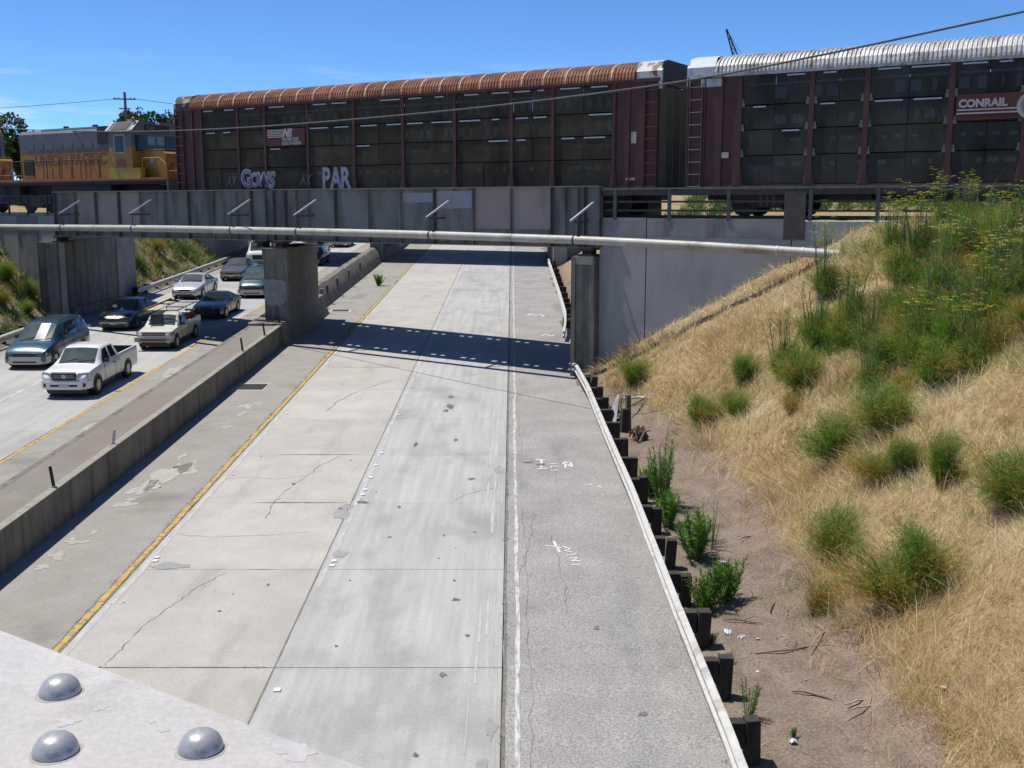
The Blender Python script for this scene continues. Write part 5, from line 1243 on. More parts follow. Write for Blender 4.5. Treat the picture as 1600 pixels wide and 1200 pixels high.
# sticks in the dirt
for k, (x, y, l, a, lab) in enumerate(((4.55, 16.55, 1.25, 0.15, 'long dark stick lying across the dirt strip'), (5.15, 16.9, 1.5, 0.95, 'long pale cane slanting out of the grass onto the dirt'), (4.0, 17.7, .7, -.5, 'thin dead twig near the guardrail posts on the dirt'),
                                       (5.0, 14.6, .5, .35, 'short pale stick lowest on the dirt strip'), (5.1, 14.4, .8, .3, 'grey branch beside the short pale stick'), (4.2, 21.5, .6, .3, 'dark twig next to the thin green stalks'), (4.9, 21.6, .5, .7, 'small twig alone in the middle of the dirt strip'),
                                       (4.45, 15.0, .6, -.6, 'twig lying under the pale cane on the dirt'), (4.6, 18.1, .5, 1.2, 'twig at the edge of the dirt by the brown bush'))):
    rr = random.Random(30 + k); mb = MB(); pts = [(lerp(-l / 2, l / 2, t), rr.uniform(-.03, .03), rr.uniform(.0, .04)) for t in (0, .25, .5, .75, 1)]
    mb.tube(pts, [.008, .014, .016, .013, .006], 5)
    if l > .6: mb.tube([pts[2], (pts[2][0] + .12, .14, .05), (pts[2][0] + .2, .26, .03)], [.009, .007, .004], 4)
    plain('stick', lab, 'stick', mb, M_wood if 'dark' in lab or 'twig' in lab else mat('pale_cane', (0.33, 0.27, 0.21), (0.4, 0.34, 0.27), 6), (x, y, gz(x, y) + .015), (SL, -0.06, a), group='sticks on the dirt strip')
M_litter = mat('litter_white', (0.74, 0.75, 0.80), (0.55, 0.6, 0.78), 9, 0.5)
def litter(x, y, s, lab, seed):
    s *= 0.6
    rr = random.Random(seed); mb = MB(); n = 5
    mb.grid([[(lerp(-s, s, i / n) + rr.uniform(-.2, .2) * s, lerp(-s, s, j / n) * .7 + rr.uniform(-.2, .2) * s, rr.uniform(0, s * .8)) for j in range(n + 1)] for i in range(n + 1)])
    plain('litter', lab, 'litter', mb, M_litter, (x, y, gz(x, y) + .01), (0, 0, rr.uniform(0, 6)), group='white scraps of litter')
litter(4.17, 20.4, .1, 'crumpled white scrap below the thin green stalks', 1); litter(3.85, 13.75, .09, 'crumpled white and blue wrapper beside the lowest guardrail post', 2)
litter(3.65, 17.3, .13, 'scattered white paper next to a guardrail post', 3); litter(3.85, 17.1, .1, 'torn white paper scattered on the dirt', 4); litter(4.1, 17.0, .06, 'tiny white paper scrap farthest from the guardrail', 5)
litter(6.02, 14.1, .09, 'white scrap caught in the dry grass low on the bank', 6); litter(6.06, 23.6, .12, 'pale crumpled scrap in dry grass halfway up the picture', 7); litter(3.85, 15.9, .06, 'small white scrap by the second lowest post', 8); litter(9.6, 32.6, .14, 'pale bag lying in grass below the wing wall', 9)
# loose stones and dry leaves: uncountable
rr = random.Random(77); mb = MB()
for _ in range(900):
    y = rr.uniform(10, 36); x = rr.uniform(3.0, toe_r(y) + .4); s = rr.uniform(.008, .03) * (1.6 if rr.random() < .06 else 1); z = gz(x, y)
    a = rr.uniform(0, 3); ca, sa = math.cos(a) * s, math.sin(a) * s
    mb.add([(x + ca, y + sa, z - .005), (x - sa, y + ca, z - .005), (x - ca, y - sa, z - .005), (x + sa, y - ca, z - .005), (x + ca * .2, y + sa * .3, z + s * .8)], [(0, 1, 4), (1, 2, 4), (2, 3, 4), (3, 0, 4)])
o = stuff(mb.build('gravel', mat('pebbles', (0.27, 0.22, 0.185), (0.42, 0.37, 0.32), 9, 0.95), None, fix=False)); tag(o, 'loose pebbles and dry crumbs scattered over the dirt strip', 'gravel')

# dry leaves and straw crumbs
# ------------------------------------------------------------------ vegetation
M_straw = leaf_mat('dry_straw', [(0, (0.33, 0.215, 0.105)), (0.35, (0.56, 0.425, 0.205)), (0.7, (0.74, 0.61, 0.35)), (0.93, (0.85, 0.76, 0.53)), (1, (0.30, 0.36, 0.10))], 0.45)
M_fennel = leaf_mat('fennel_green', [(0, (0.055, 0.14, 0.02)), (0.4, (0.11, 0.255, 0.034)), (0.62, (0.20, 0.33, 0.05)), (0.8, (0.38, 0.31, 0.07)), (1, (0.46, 0.25, 0.06))], 0.5)
M_grass = leaf_mat('green_grass', [(0, (0.05, 0.11, 0.02)), (0.5, (0.12, 0.20, 0.045)), (0.8, (0.28, 0.27, 0.09)), (1, (0.42, 0.33, 0.14))], 0.35)
M_umbel = leaf_mat('umbel_yellow', [(0, (0.18, 0.23, 0.03)), (0.5, (0.37, 0.37, 0.05)), (1, (0.56, 0.50, 0.08))], 0.3)
M_stem = mat('stem_green', (0.075, 0.125, 0.045), (0.12, 0.16, 0.07), 5, 0.7)
M_tree = leaf_mat('tree_leaf', [(0, (0.02, 0.045, 0.012)), (0.6, (0.05, 0.09, 0.025)), (1, (0.12, 0.15, 0.05))], 0.25)

def blade_mesh(name, P, D, Ln, Wd, T, m, droop=0.35):
    n = len(P); D = D / np.linalg.norm(D, axis=1, keepdims=True)
    rv = nrng.normal(size=(n, 3)); S = np.cross(D, rv); S /= np.linalg.norm(S, axis=1, keepdims=True) + 1e-9
    mid = P + D * (Ln * .55)[:, None]
    H = D.copy(); H[:, 2] = 0
    tip = mid + (D * (1 - droop * .5) + H * droop + np.array([0, 0, -droop * .45])) * (Ln * .45)[:, None]
    w = (Wd / 2)[:, None]
    V = np.stack([P - S * w, P + S * w, mid - S * w * .8, mid + S * w * .8, tip], 1).reshape(-1, 3)
    b = np.arange(n)[:, None] * 5
    Fc = np.concatenate([b + np.array([[0, 1, 3]]), b + np.array([[0, 3, 2]]), b + np.array([[2, 3, 4]])], 1).reshape(-1, 3)
    me = bpy.data.meshes.new(name)
    me.vertices.add(len(V)); me.vertices.foreach_set('co', V.astype(np.float32).ravel())
    me.loops.add(len(Fc) * 3); me.loops.foreach_set('vertex_index', Fc.astype(np.int32).ravel())
    me.polygons.add(len(Fc)); me.polygons.foreach_set('loop_start', np.arange(0, len(Fc) * 3, 3, dtype=np.int32))
    me.update(calc_edges=True)
    a = me.attributes.new('tint', 'FLOAT', 'POINT'); a.data.foreach_set('value', np.repeat(np.clip(T, 0, 1), 5).astype(np.float32))
    me.materials.append(m)
    return me

def grass_field(name, label, n, region, keep, hfun, tfun, m, wid=0.009, lodge=0.5, per=16, spread=0.11):
    """blades gathered in tufts; every tuft has its own height, lean and tint"""
    x0, x1, y0, y1 = region; tu = []; rr = random.Random(len(name) * 7 + n)
    while len(tu) < n // per:
        x, y = rr.uniform(x0, x1), rr.uniform(y0, y1)
        if keep(x, y, rr):
            a = 2.2 * math.sin(x * .8 + y * .37) + 1.6 * math.sin(y * .9 - x * .3 + 2) + rr.gauss(0, .8)
            ld = lodge * max(.1, .6 + .8 * wob(x, y, .9, 12)) * rr.uniform(.4, 1.8)
            tu.append((x, y, math.cos(a) * ld, math.sin(a) * ld, hfun(x, y) * rr.lognormvariate(0, .32), tfun(x, y) + rr.gauss(0, .17), spread * rr.uniform(.5, 1.5)))
    A = np.repeat(np.array(tu), per, axis=0); n = len(A)
    off = nrng.normal(0, 1, (n, 2)) * A[:, 6:7]
    X, Y = A[:, 0] + off[:, 0], A[:, 1] + off[:, 1]
    P = np.stack([X, Y, np.array([gz(x, y) - 0.02 for x, y in zip(X, Y)])], 1)
    D = np.stack([A[:, 2] + off[:, 0] * 2.2 + nrng.normal(0, .3, n), A[:, 3] + off[:, 1] * 2.2 + nrng.normal(0, .3, n), nrng.uniform(.5, 1.1, n)], 1)
    T = np.clip(A[:, 5] + nrng.normal(0, .15, n), 0, .93); T = np.where(nrng.random(n) < .975, T, 1.0)
    W = wid * nrng.uniform(.6, 1.3, n) * np.clip(Y / 22, .75, 2.2)
    o = link(name, blade_mesh(name, P, D, A[:, 4] * nrng.uniform(.55, 1.2, n), W, T, m))
    return stuff(tag(o, label, 'grass'))
BARE = [(8.9, 21.3, 0.6, 0.6), (8.3, 19.2, .3, .3)]
def keep_r(x, y, rr):
    e = x - toe_r(y) - 0.12 + 0.22 * wob(x, y, 2.4)
    if e < 0 and not (e > -0.7 and rr.random() < 0.05): return False
    if track_t(x, y) > -0.08 or x > 0.5 * y + 2.2: return False
    for bx, by, a, c in BARE:
        if ((x - bx) / a) ** 2 + ((y - by) / c) ** 2 < 1 and rr.random() < .9: return False
    if wob(x, y, 1.1, 5) < -0.72 and rr.random() < .7: return False
    return rr.random() < min(1, (15 / y) ** 1.1)
grass_field('dry_grass', 'long dry golden grass covering the right bank', 150000, (2.6, 17.5, 8.5, 38.8), keep_r, lambda x, y: 0.34 + 0.14 * wob(x, y, .7, 2) + (0.10 if x - toe_r(y) < 1.2 else 0),
            lambda x, y: 0.62 + (0.08 if y < 18 else 0) + 0.34 * wob(x, y, .8, 9) - (0.1 if x - toe_r(y) < .5 else 0), M_straw, 0.009, 0.75)
def keep_l(x, y, rr):
    if -x < 23.25 + .25 * wob(x, y, 2): return False
    if 54.4 < y < 64.5 and track_t(x, y) > 0.0: return False
    if track_t(x, y) > -0.0 and track_t(x, y) < 9.5: return False
    return True
grass_field('bank_grass', 'mixed green and dry grass on the left banks', 34000, (-33, -23, 44, 86), keep_l, lambda x, y: 0.5 + .2 * wob(x, y, .6), lambda x, y: 0.42 + 0.4 * wob(x, y, .7, 4) + (.08 if y > 66 else -0.05), M_grass, 0.016, .4)
grass_field('berm_grass', 'green grass on the bank behind the tracks', 30000, (4.5, 34, 53.5, 66), lambda x, y, r_: True, lambda x, y: 0.5, lambda x, y: 0.3 + .25 * wob(x, y, .3, 2), M_grass, 0.022, .3)
def keep_u(x, y, rr):
    if track_t(x, y) > -0.1 or x > .5 * y + 1.5: return False
    return wob(x, y, 1.3, 7) > 0.0 and x > 8.0 + .8 * wob(x, y, .8, 3) + max(0, 25 - y) * .6
grass_field('green_undergrowth', 'fine green undergrowth beneath the fennel thicket', 13000, (7, 15, 21, 33.5), keep_u, lambda x, y: 0.5, lambda x, y: 0.45 + .3 * wob(x, y, .9, 1), M_fennel, 0.008, .3)

def foliage_pts(n, lobes, rr):
    """points and outward directions in a clump of lobes (cx, cy, cz, r)"""
    k = nrng.choice(len(lobes), n, p=np.array([l[3] ** 2 for l in lobes]) / sum(l[3] ** 2 for l in lobes))
    Lb = np.array(lobes)[k]
    d = nrng.normal(size=(n, 3)); d[:, 2] = d[:, 2] * .8 + .15; d /= np.linalg.norm(d, axis=1, keepdims=True)
    r_ = Lb[:, 3] * nrng.uniform(.25, 1, n) ** .5
    P = Lb[:, :3] + d * r_[:, None] * np.array([1, 1, .8])
    return P, d, k
def fronds(rr, n, w, h, per, orange, up=0.5, flen=(.06, .14)):
    """feathery plant: arching fronds, each ending in a loose plume of fine filaments"""
    P, D, T = [], [], []; ms = MB()
    sect = [rr.uniform(.35, 1.3) for _ in range(7)]
    for i in range(n):
        a = rr.uniform(0, 6.28); k = sect[int(a / 6.2832 * 7) % 7]
        q = w * .5 * k * rr.uniform(.15, 1.0) ** .7; hh = h * k ** .5 * rr.uniform(.3, 1.1) * (1 - .35 * (q / (w * .6)) ** 2)
        b = Vector((rr.uniform(-.06, .06), rr.uniform(-.06, .06), 0)); t = Vector((q * math.cos(a), q * math.sin(a), hh)); c = Vector((t.x * .35, t.y * .35, hh * .75))
        pts = [b.lerp(c, u).lerp(c.lerp(t, u), u) for u in (0, .33, .66, 1)]
        ms.tube(pts, [.007, .005, .004, .002], 3)
        tint = rr.gauss(.44, .14) if rr.random() > orange + .12 else rr.uniform(.7, .98)
        m = int(per * rr.uniform(.6, 1.4)); U = nrng.uniform(.3, 1.05, m)
        B = np.array([list(b.lerp(c, u).lerp(c.lerp(t, u), u)) for u in U]); rad = (.035 + .055 * U) * (w ** .5)
        P.append(B + nrng.normal(0, 1, (m, 3)) * rad[:, None] * np.array([1, 1, .8])); f = np.array((t - c).normalized())
        D.append(f * .8 + nrng.normal(0, .75, (m, 3)) + np.array([0, 0, up])); T.append(np.full(m, tint) + nrng.normal(0, .09, m) + (U - .7) * .12)
    P = np.concatenate(P); D = np.concatenate(D); T = np.concatenate(T); P[:, 2] = np.maximum(P[:, 2], .01); k = len(P)
    return P, D, T, ms
def make_bush(seed, w, h, n, orange=0.2, name='fennel_bush'):
    rr = random.Random(seed)
    P, D, T, ms = fronds(rr, 75, w, h, n / 75, orange)
    k = len(P)
    return blade_mesh('foliage', P, D, nrng.uniform(.05, .13, k), nrng.uniform(.003, .006, k), T, M_fennel, .3), ms.mesh('stems', M_stem)
def make_tall(seed, h, w, n, stems, flowers=True):
    rr = random.Random(seed)
    P, D, T, ms = fronds(rr, 60, w, h * .5, n / 60, .15, 0.9)
    UP = []; UD = []; EP = []; ED = []
    for i in range(stems):
        a = rr.uniform(0, 6.28); q = rr.uniform(.0, .4) * w; hh = h * rr.uniform(.7, 1.08)
        b = (q * .5 * math.cos(a), q * .5 * math.sin(a), 0); tpt = (q * 1.3 * math.cos(a) + rr.uniform(-.1, .1), q * 1.3 * math.sin(a) + rr.uniform(-.1, .1), hh)
        m_ = tuple(lerp(b[j], tpt[j], .5) + rr.uniform(-.03, .03) for j in range(3))
        ms.tube([b, m_, tpt], [.011, .008, .003], 4)
        heads = [tpt]
        for _ in range(rr.randint(1, 3)):
            u = rr.uniform(.68, .95); s0 = tuple(lerp(b[j], tpt[j], u) for j in range(3)); e_ = (s0[0] + rr.uniform(-.2, .2), s0[1] + rr.uniform(-.2, .2), s0[2] + rr.uniform(.1, .28))
            ms.tube([s0, e_], [.005, .002], 3); heads.append(e_)
        for hd in heads:
            for _ in range(16):
                t = rr.uniform(0, 6.28); q2 = rr.uniform(.0, .075); UP.append((hd[0] + q2 * math.cos(t), hd[1] + q2 * math.sin(t), hd[2] + .045 - q2 * .25)); UD.append((math.cos(t), math.sin(t), rr.uniform(-.2, .4)))
        for _ in range(14):
            u = rr.uniform(.2, .85); EP.append(tuple(lerp(b[j], tpt[j], u) for j in range(3))); ED.append((rr.uniform(-1, 1), rr.uniform(-1, 1), rr.uniform(.3, 1.2)))
    Pa = np.concatenate([P, np.array(EP)]); Da = np.concatenate([D, np.array(ED)]); Ta = np.concatenate([T, np.full(len(EP), .45)]); n = len(Pa)
    me = blade_mesh('foliage', Pa, Da, nrng.uniform(.09, .22, n), nrng.uniform(.004, .008, n), Ta, M_fennel, .3)
    fl = None
    if flowers:
        k = len(UP); fl = blade_mesh('flower_heads', np.array(UP), np.array(UD), nrng.uniform(.02, .035, k), nrng.uniform(.018, .03, k), nrng.uniform(0, 1, k), M_umbel, .1)
    return me, ms.mesh('stems', M_stem), fl
def plant(name, label, x, y, proto, s=1.0, rz=None, group=None, sz=None, cat='shrub'):
    o = thing(name, label, cat, (x, y, gz(x, y) - .02), (0, 0, rnd.uniform(0, 6.28) if rz is None else rz), group)
    if name == 'fennel_bush': s *= 1.22; sz = (sz or s / 1.22) * 1.15
    if name == 'tall_fennel' and gz(x, y) > 6.6: s *= .62
    e_ = rnd.uniform(.8, 1.25); o.scale = (s * e_, s / e_, sz or s)
    if name == 'fennel_bush': o.rotation_euler = (rnd.uniform(-.15, .15), rnd.uniform(-.15, .15), o.rotation_euler.z)
    link('foliage', proto[0], o); link('stems', proto[1], o)
    if len(proto) > 2 and proto[2]: stuff(link('flower_heads', proto[2], o))
    return o
BU = [make_bush(1, 1.0, .8, 11000, .1), make_bush(2, 1.0, .75, 11000, .45), make_bush(3, 1.0, .85, 11000, .2), make_bush(4, 1.0, .8, 2600, .8)]
G1 = 'fennel bushes on the right bank'
for x, y, k, s, sz, lab in ((3.95, 35.2, 0, 1.05, 1.1, 'round green bush alone on the dirt below the wing wall'), (5.25, 29.6, 2, .95, 1.0, 'green bush leftmost of the trio low on the bank'), (5.55, 29.1, 1, .75, .8, 'yellowing low bush in the middle of the trio on the bank'),
                            (6.05, 28.8, 0, .9, .9, 'dark green bush rightmost of the trio low on the bank'), (6.6, 30.4, 0, .95, 1.0, 'small green bush just left of the dense fennel clump'), (7.45, 27.5, 2, 1.35, 1.3, 'broad green bush below the tall fennel stems mid-slope'),
                            (7.2, 23.1, 0, 1.2, 1.25, 'dark green bush standing in pale grass mid-bank'), (8.15, 22.9, 2, 1.5, 1.2, 'wide green bush beside the bare patch of earth'), (7.3, 20.9, 1, 1.1, .9, 'sprawling yellow-green bush under the bare patch'), (7.7, 20.6, 2, .9, .8, 'small green bush right of the sprawling yellow-green one'),
                            (7.95, 19.5, 0, .75, 1.2, 'narrow upright green bush with bare stem on the open slope'), (5.95, 18.9, 2, 1.15, 1.2, 'dense green bush just up from the largest bush'), (6.2, 16.7, 1, 1.55, 1.15, 'largest green and orange bush at lower right'), (6.75, 16.9, 2, 1.2, 1.2, 'dark green bush merging into the right side of the largest bush'),
                            (5.2, 17.6, 3, .85, 1.0, 'small brown dying bush at the edge of the dirt'), (8.35, 17.2, 2, 1.2, 1.2, 'green and orange bush cut by the right edge of the picture'), (7.0, 26.6, 3, .8, .8, 'brown dead bush left of the broad green bush'), (8.9, 24.0, 3, 1.3, 1.0, 'rust brown dead bush above the bare patch')):
    plant('fennel_bush', lab, x, y, BU[k], s, None, G1, sz)
pts = []; tn = []; rr = random.Random(61)
for o in [q for q in C.objects if q.name.startswith('fennel_bush')]:
    bx, by = o.location.x, o.location.y
    for _ in range(16):
        cx, cy = bx + rr.gauss(0, .55), by + rr.gauss(0, .55); t0 = rr.choice((.4, .45, .5, .62, .8, .95))
        for _ in range(16):
            x, y = cx + rr.gauss(0, .08), cy + rr.gauss(0, .08)
            if track_t(x, y) < -.1: pts.append((x, y, gz(x, y))); tn.append(t0 + rr.gauss(0, .08))
P = np.array(pts); k = len(P); D = np.stack([nrng.normal(0, .6, k), nrng.normal(0, .6, k), np.ones(k)], 1)
o = stuff(link('fennel_sprigs', blade_mesh('fennel_sprigs', P, D, nrng.uniform(.12, .42, k), nrng.uniform(.004, .008, k), np.array(tn), M_fennel, .3)))
tag(o, 'loose green and rusty sprigs growing round the fennel bushes', 'undergrowth')
pts = []
while len(pts) < 7000:
    x, y = rr.uniform(3, 16), rr.uniform(9, 37)
    if keep_r(x, y, rr) and wob(x, y, 1.2, 3) > rr.uniform(-.6, .9): pts.append((x, y, gz(x, y)))
P = np.array(pts); k = len(P); D = np.stack([nrng.normal(0, .45, k), nrng.normal(0, .45, k), np.ones(k)], 1)
o = stuff(link('dry_stalks', blade_mesh('dry_stalks', P, D, nrng.uniform(.45, .95, k), nrng.uniform(.005, .01, k), nrng.uniform(.5, .93, k), M_straw, .6)))
tag(o, 'long pale dry stalks standing above the golden grass', 'grass')
TF = [make_tall(11, 1.9, 1.1, 7000, 14), make_tall(12, 2.1, 1.2, 7500, 16), make_tall(13, 1.7, 1.1, 7000, 12), make_tall(14, 1.6, 1.0, 7000, 14, False), make_tall(15, 1.5, 1.15, 8000, 10, False)]
plant('tall_fennel', 'tall fennel with yellow heads where the pipe meets the bank', 9.2, 31.6, TF[0], 1.15, None, 'tall fennel plants', cat='plant')
plant('tall_fennel', 'tall bare-stemmed green fennel rising left of the dense patch', 7.4, 28.9, TF[3], 1.05, None, 'tall fennel plants', 1.15, cat='plant')
plant('tall_fennel', 'tall green fennel with dark stems under the pipe end fennel', 8.3, 29.0, TF[3], 1.15, None, 'tall fennel plants', 1.2, cat='plant')
plant('tall_fennel', 'tallest fennel with yellow heads against the railing at upper right', 12.3, 31.0, TF[1], 1.25, None, 'tall fennel plants', cat='plant')
LAB = 'flowering fennel in the dense thicket at upper right'
rr = random.Random(15)
for x, y in ((11.3, 29.9), (11.7, 28.4), (12.1, 26.8), (10.0, 28.1), (10.4, 26.0), (10.8, 24.4), (9.0, 26.9), (9.4, 24.9), (10.0, 23.2), (11.0, 31.4), (12.9, 29.4), (13.1, 27.9), (12.6, 30.3), (13.5, 29.0), (12.5, 25.6), (11.9, 24.9), (10.9, 27.2), (11.6, 26.0), (13.8, 27.0), (13.0, 31.0), (14.0, 30.0), (12.0, 29.2), (8.8, 28.2), (9.3, 29.3), (10.6, 29.4), (8.6, 25.2), (9.9, 25.6), (10.9, 28.6), (11.2, 22.9), (10.2, 24.2), (12.6, 27.0), (11.4, 25.2), (13.4, 30.2)):
    plant('tall_fennel', LAB, x, y, TF[rr.choice((0, 1, 2, 3, 4, 4))], rr.uniform(.95, 1.25), None, 'fennel thicket at upper right', cat='plant')
for x, y, k, s in ((9.6, 26.0, 3, 1.3), (10.2, 24.9, 2, 1.2), (11.0, 25.3, 0, 1.3), (9.0, 25.6, 2, 1.2), (9.9, 27.0, 0, 1.2), (11.2, 27.6, 3, 1.2), (12.2, 28.0, 0, 1.3), (9.3, 23.4, 2, 1.3), (10.5, 23.2, 3, 1.2)):
    plant('fennel_bush', 'low fennel bush inside the thicket at upper right', x, y, BU[k], s, None, 'low bushes in the fennel thicket')
# weeds along the guardrail
def make_weed(seed, h, stems, lv):
    rr = random.Random(seed); ms = MB(); EP = []; ED = []
    for i in range(stems):
        a = rr.uniform(0, 6.28); q = rr.uniform(.02, .2); hh = h * rr.uniform(.6, 1.05)
        b = (q * .4 * math.cos(a), q * .4 * math.sin(a), 0); t = (q * 1.4 * math.cos(a), q * 1.4 * math.sin(a), hh)
        ms.tube([b, t], [.008, .003], 4)
        for _ in range(lv):
            u = rr.uniform(.1, 1); EP.append(tuple(lerp(b[j], t[j], u) for j in range(3))); ED.append((rr.uniform(-1, 1), rr.uniform(-1, 1), rr.uniform(.3, 1.5)))
    k = len(EP)
    return blade_mesh('foliage', np.array(EP), np.array(ED), nrng.uniform(.05, .13, k), nrng.uniform(.006, .012, k), nrng.uniform(.12, .62, k), M_fennel, .35), ms.mesh('stems', M_stem)
WD = [make_weed(1, 1.0, 22, 90), make_weed(2, .8, 12, 45), make_weed(3, .45, 22, 70), make_weed(4, .95, 6, 14)]
for x, y, k, s, lab in ((3.45, 24.0, 0, 1.6, 'tallest leafy green weed behind the guardrail'), (3.42, 22.7, 2, 1.7, 'bright green leafy weed below the tallest weed'), (3.7, 20.8, 2, 2.1, 'bushy green weed beside a pair of guardrail posts'), (4.1, 21.3, 3, 1.1, 'sparse thin green stalks standing on open dirt'),
                        (3.87, 18.6, 2, 1.7, 'dense green weed clump with a thin dark stalk'), (3.75, 18.9, 3, .75, 'single dark stalk rising from the weed clump'), (3.41, 14.5, 1, .8, 'small feathery weed between the two lowest posts'), (3.45, 18.3, 2, 1.5, 'low green weed tucked behind a guardrail post'), (3.5, 16.2, 1, .35, 'tiny weed sprig behind a guardrail post'),
                        (3.35, 33.2, 1, .9, 'grey-green weed beside the tyre shreds'), (3.35, 24.9, 2, 1.6, 'low weed at the foot of the tallest weed'), (2.55, 50.5, 2, 1.1, 'green weed against the bent guardrail beyond the bridge'), (3.3, 16.9, 2, .5, 'small green weed at a post near the white paper'), (3.9, 13.9, 2, .3, 'tiny leafy sprout beside the lowest post')):
    plant('weed', lab, x, y, WD[k], s, None, 'weeds along the right guardrail', cat='weed')
w = plant('weed', 'round green weed growing on the inner shoulder beyond the bridge', -8.35, 67.5, WD[2], 1.5, cat='weed'); w.location.z = SL * 67.5
# sparse growth in the road seams and the asphalt edge
pts = []
for _ in range(700):
    y = rr.uniform(10, 60); c = rr.random()
    x = -7.54 + rr.gauss(0, .03) if c < .45 else (2.95 + rr.gauss(0, .12) if c < .85 else -0.12 + rr.gauss(0, .02))
    if wob(x, y, 1.5, 4) < -.05: continue
    for _ in range(5): pts.append((x + rr.gauss(0, .03), y + rr.gauss(0, .05), SL * y - .01))
P = np.array(pts); k = len(P); D = np.stack([nrng.normal(0, .7, k), nrng.normal(0, .7, k), np.ones(k)], 1)
o = stuff(link('seam_weeds', blade_mesh('seam_weeds', P, D, nrng.uniform(.02, .09, k), nrng.uniform(.006, .012, k), nrng.uniform(.3, .95, k), M_grass)))
tag(o, 'thin weeds and dry tufts growing in the pavement seams', 'weeds')
pts = []; rr = random.Random(91)
while len(pts) < 2600:
    y = rr.uniform(10, 37); x = rr.uniform(2.95, toe_r(y) + .5)
    if wob(x, y, 1.6, 2) > rr.uniform(-.9, .6): pts.append((x, y, gz(x, y) + .004))
P = np.array(pts); k = len(P); D = np.stack([nrng.normal(0, 1, k), nrng.normal(0, 1, k), nrng.uniform(.02, .35, k)], 1)
o = stuff(link('leaf_litter', blade_mesh('leaf_litter', P, D, nrng.lognormal(-2.7, .6, k), nrng.uniform(.005, .014, k), nrng.uniform(.0, .8, k), M_straw, .1)))
tag(o, 'dead leaves and straw crumbs strewn over the dirt strip', 'leaf litter')
# left bank shrubs
for x, y, k, s, lab in ((-25.5, 54.2, 2, 1.5, 'green shrub at the left edge in front of the wing wall'), (-24.6, 55.0, 0, 1.2, 'dark green shrub touching the left wing wall'), (-24.6, 51.6, 1, 1.2, 'yellowish shrub low on the left bank'), (-23.9, 53.0, 0, .9, 'small green shrub near the left guardrail end'),
                        (-25.6, 71.5, 0, 1.8, 'tall dark shrub on the bank between the bridges'), (-24.6, 70.6, 2, 1.3, 'bright green shrub beside the left bridge abutment'), (-25.0, 76.5, 1, 1.5, 'dry brown shrub near the second bridge'), (-24.0, 73.5, 2, .9, 'low green shrub just above the left guardrail')):
    plant('bank_shrub', lab, x, y, BU[k], s, None, 'shrubs on the left banks')

# ------------------------------------------------------------------ skyline
def tree(label, x, y, h, w, conifer=False, seed=0, name='tree'):
    rr = random.Random(seed); t = thing(name, label, 'tree', (x, y, 7.2), group='trees on the skyline')
    ms = MB(); ms.tube([(0, 0, -.3), (.1, 0, h * .35), (0, .1, h * .75)], [h * .03, h * .022, h * .008], 7)
    if conifer: lobes = [(rr.uniform(-.1, .1) * w, rr.uniform(-.1, .1) * w, h * z, w * .5 * (1.14 - z)) for z in np.linspace(.2, .97, 16)]
    else: lobes = [(rr.uniform(-.42, .42) * w, rr.uniform(-.42, .42) * w, h * rr.uniform(.42, .93), w * rr.uniform(.15, .27)) for _ in range(17)]
    for l in lobes[::2]: ms.tube([(0, 0, h * .35), (l[0] * .6, l[1] * .6, l[2] * .8), l[:3]], [h * .014, h * .008, h * .003], 5)
    ms.build('trunk', M_wood, t)
    P, d, k = foliage_pts(4200, lobes, rr); tl = np.array([rr.uniform(.2, .9) for _ in lobes]); n = len(P)
    link('crown', blade_mesh('crown', P, d + nrng.normal(0, .6, (n, 3)), nrng.uniform(.35, .8, n) * (.55 if conifer else 1), nrng.uniform(.25, .5, n) * (.7 if conifer else 1), tl[k] + nrng.normal(0, .15, n), M_tree, .2), t)
tree('round leafy tree on the skyline at the left edge', -71, 150, 13.0, 10, False, 1)
tree('lower leafy tree beside the round one at the left edge', -66, 152, 10.8, 7, False, 6)
tree('small round tree just right of the utility pole', -60.4, 172, 16.3, 5.2, False, 2)
tree('pointed conifer on the skyline behind the locomotive cab', -59.0, 174, 16.4, 5.6, True, 3)
tree('broad dark tree behind the locomotive number board', -56.0, 173, 15.2, 8.0, False, 4)
tree('narrow conifer nearest the rusty rail car on the skyline', -54.2, 172, 15.8, 4.2, True, 5)
# utility pole and its wires
px_, py_ = -41.95, 120
up = thing('utility_pole', 'wooden utility pole with crossarm rising behind the locomotive', 'utility pole', (px_, py_, 7.2))
MB().tube([(0, 0, -.5), (0, 0, 12.95)], [.19, .14], 10).build('pole', M_wood, up)
MB().box((0, -.16, 12.2), (2.3, .1, .13), 0.25).build('crossarm', M_wood, up)
MB().box((0, -.16, 11.2), (1.2, .1, .12), 0.25).build('crossarm', M_wood, up)
for k in (-1.0, -.6, .6, 1.0): MB().lathe([(.05, 0), (.07, .08), (.03, .18)], (k, -.16 + k * .25, 12.27), 'z', 8).build('insulator', M_galv, up)
MB().lathe([(.22, 0), (.22, .75), (.1, .8)], (.36, -.1, 9.3), 'z', 12).build('transformer', M_galv, up)
M_wire = mat('wire', (0.035, 0.035, 0.035), rough=.6)
def wire(label, p, q, sag, r, n=14):
    pts = [(lerp(p[0], q[0], t), lerp(p[1], q[1], t), lerp(p[2], q[2], t) - sag * 4 * t * (1 - t)) for t in [i / n for i in range(n + 1)]]
    o = MB().tube(pts, r, 5).build('cable', M_wire); tag(o, label, 'cable')
wire('thin wire running right from the utility pole', (px_ + 1, py_, 19.45), (px_ + 42, py_ + 8, 17.5), .8, .03)
wire('thin wire running left from the utility pole', (px_ - 1, py_, 19.45), (px_ - 60, py_ - 10, 17.5), 1.2, .03)
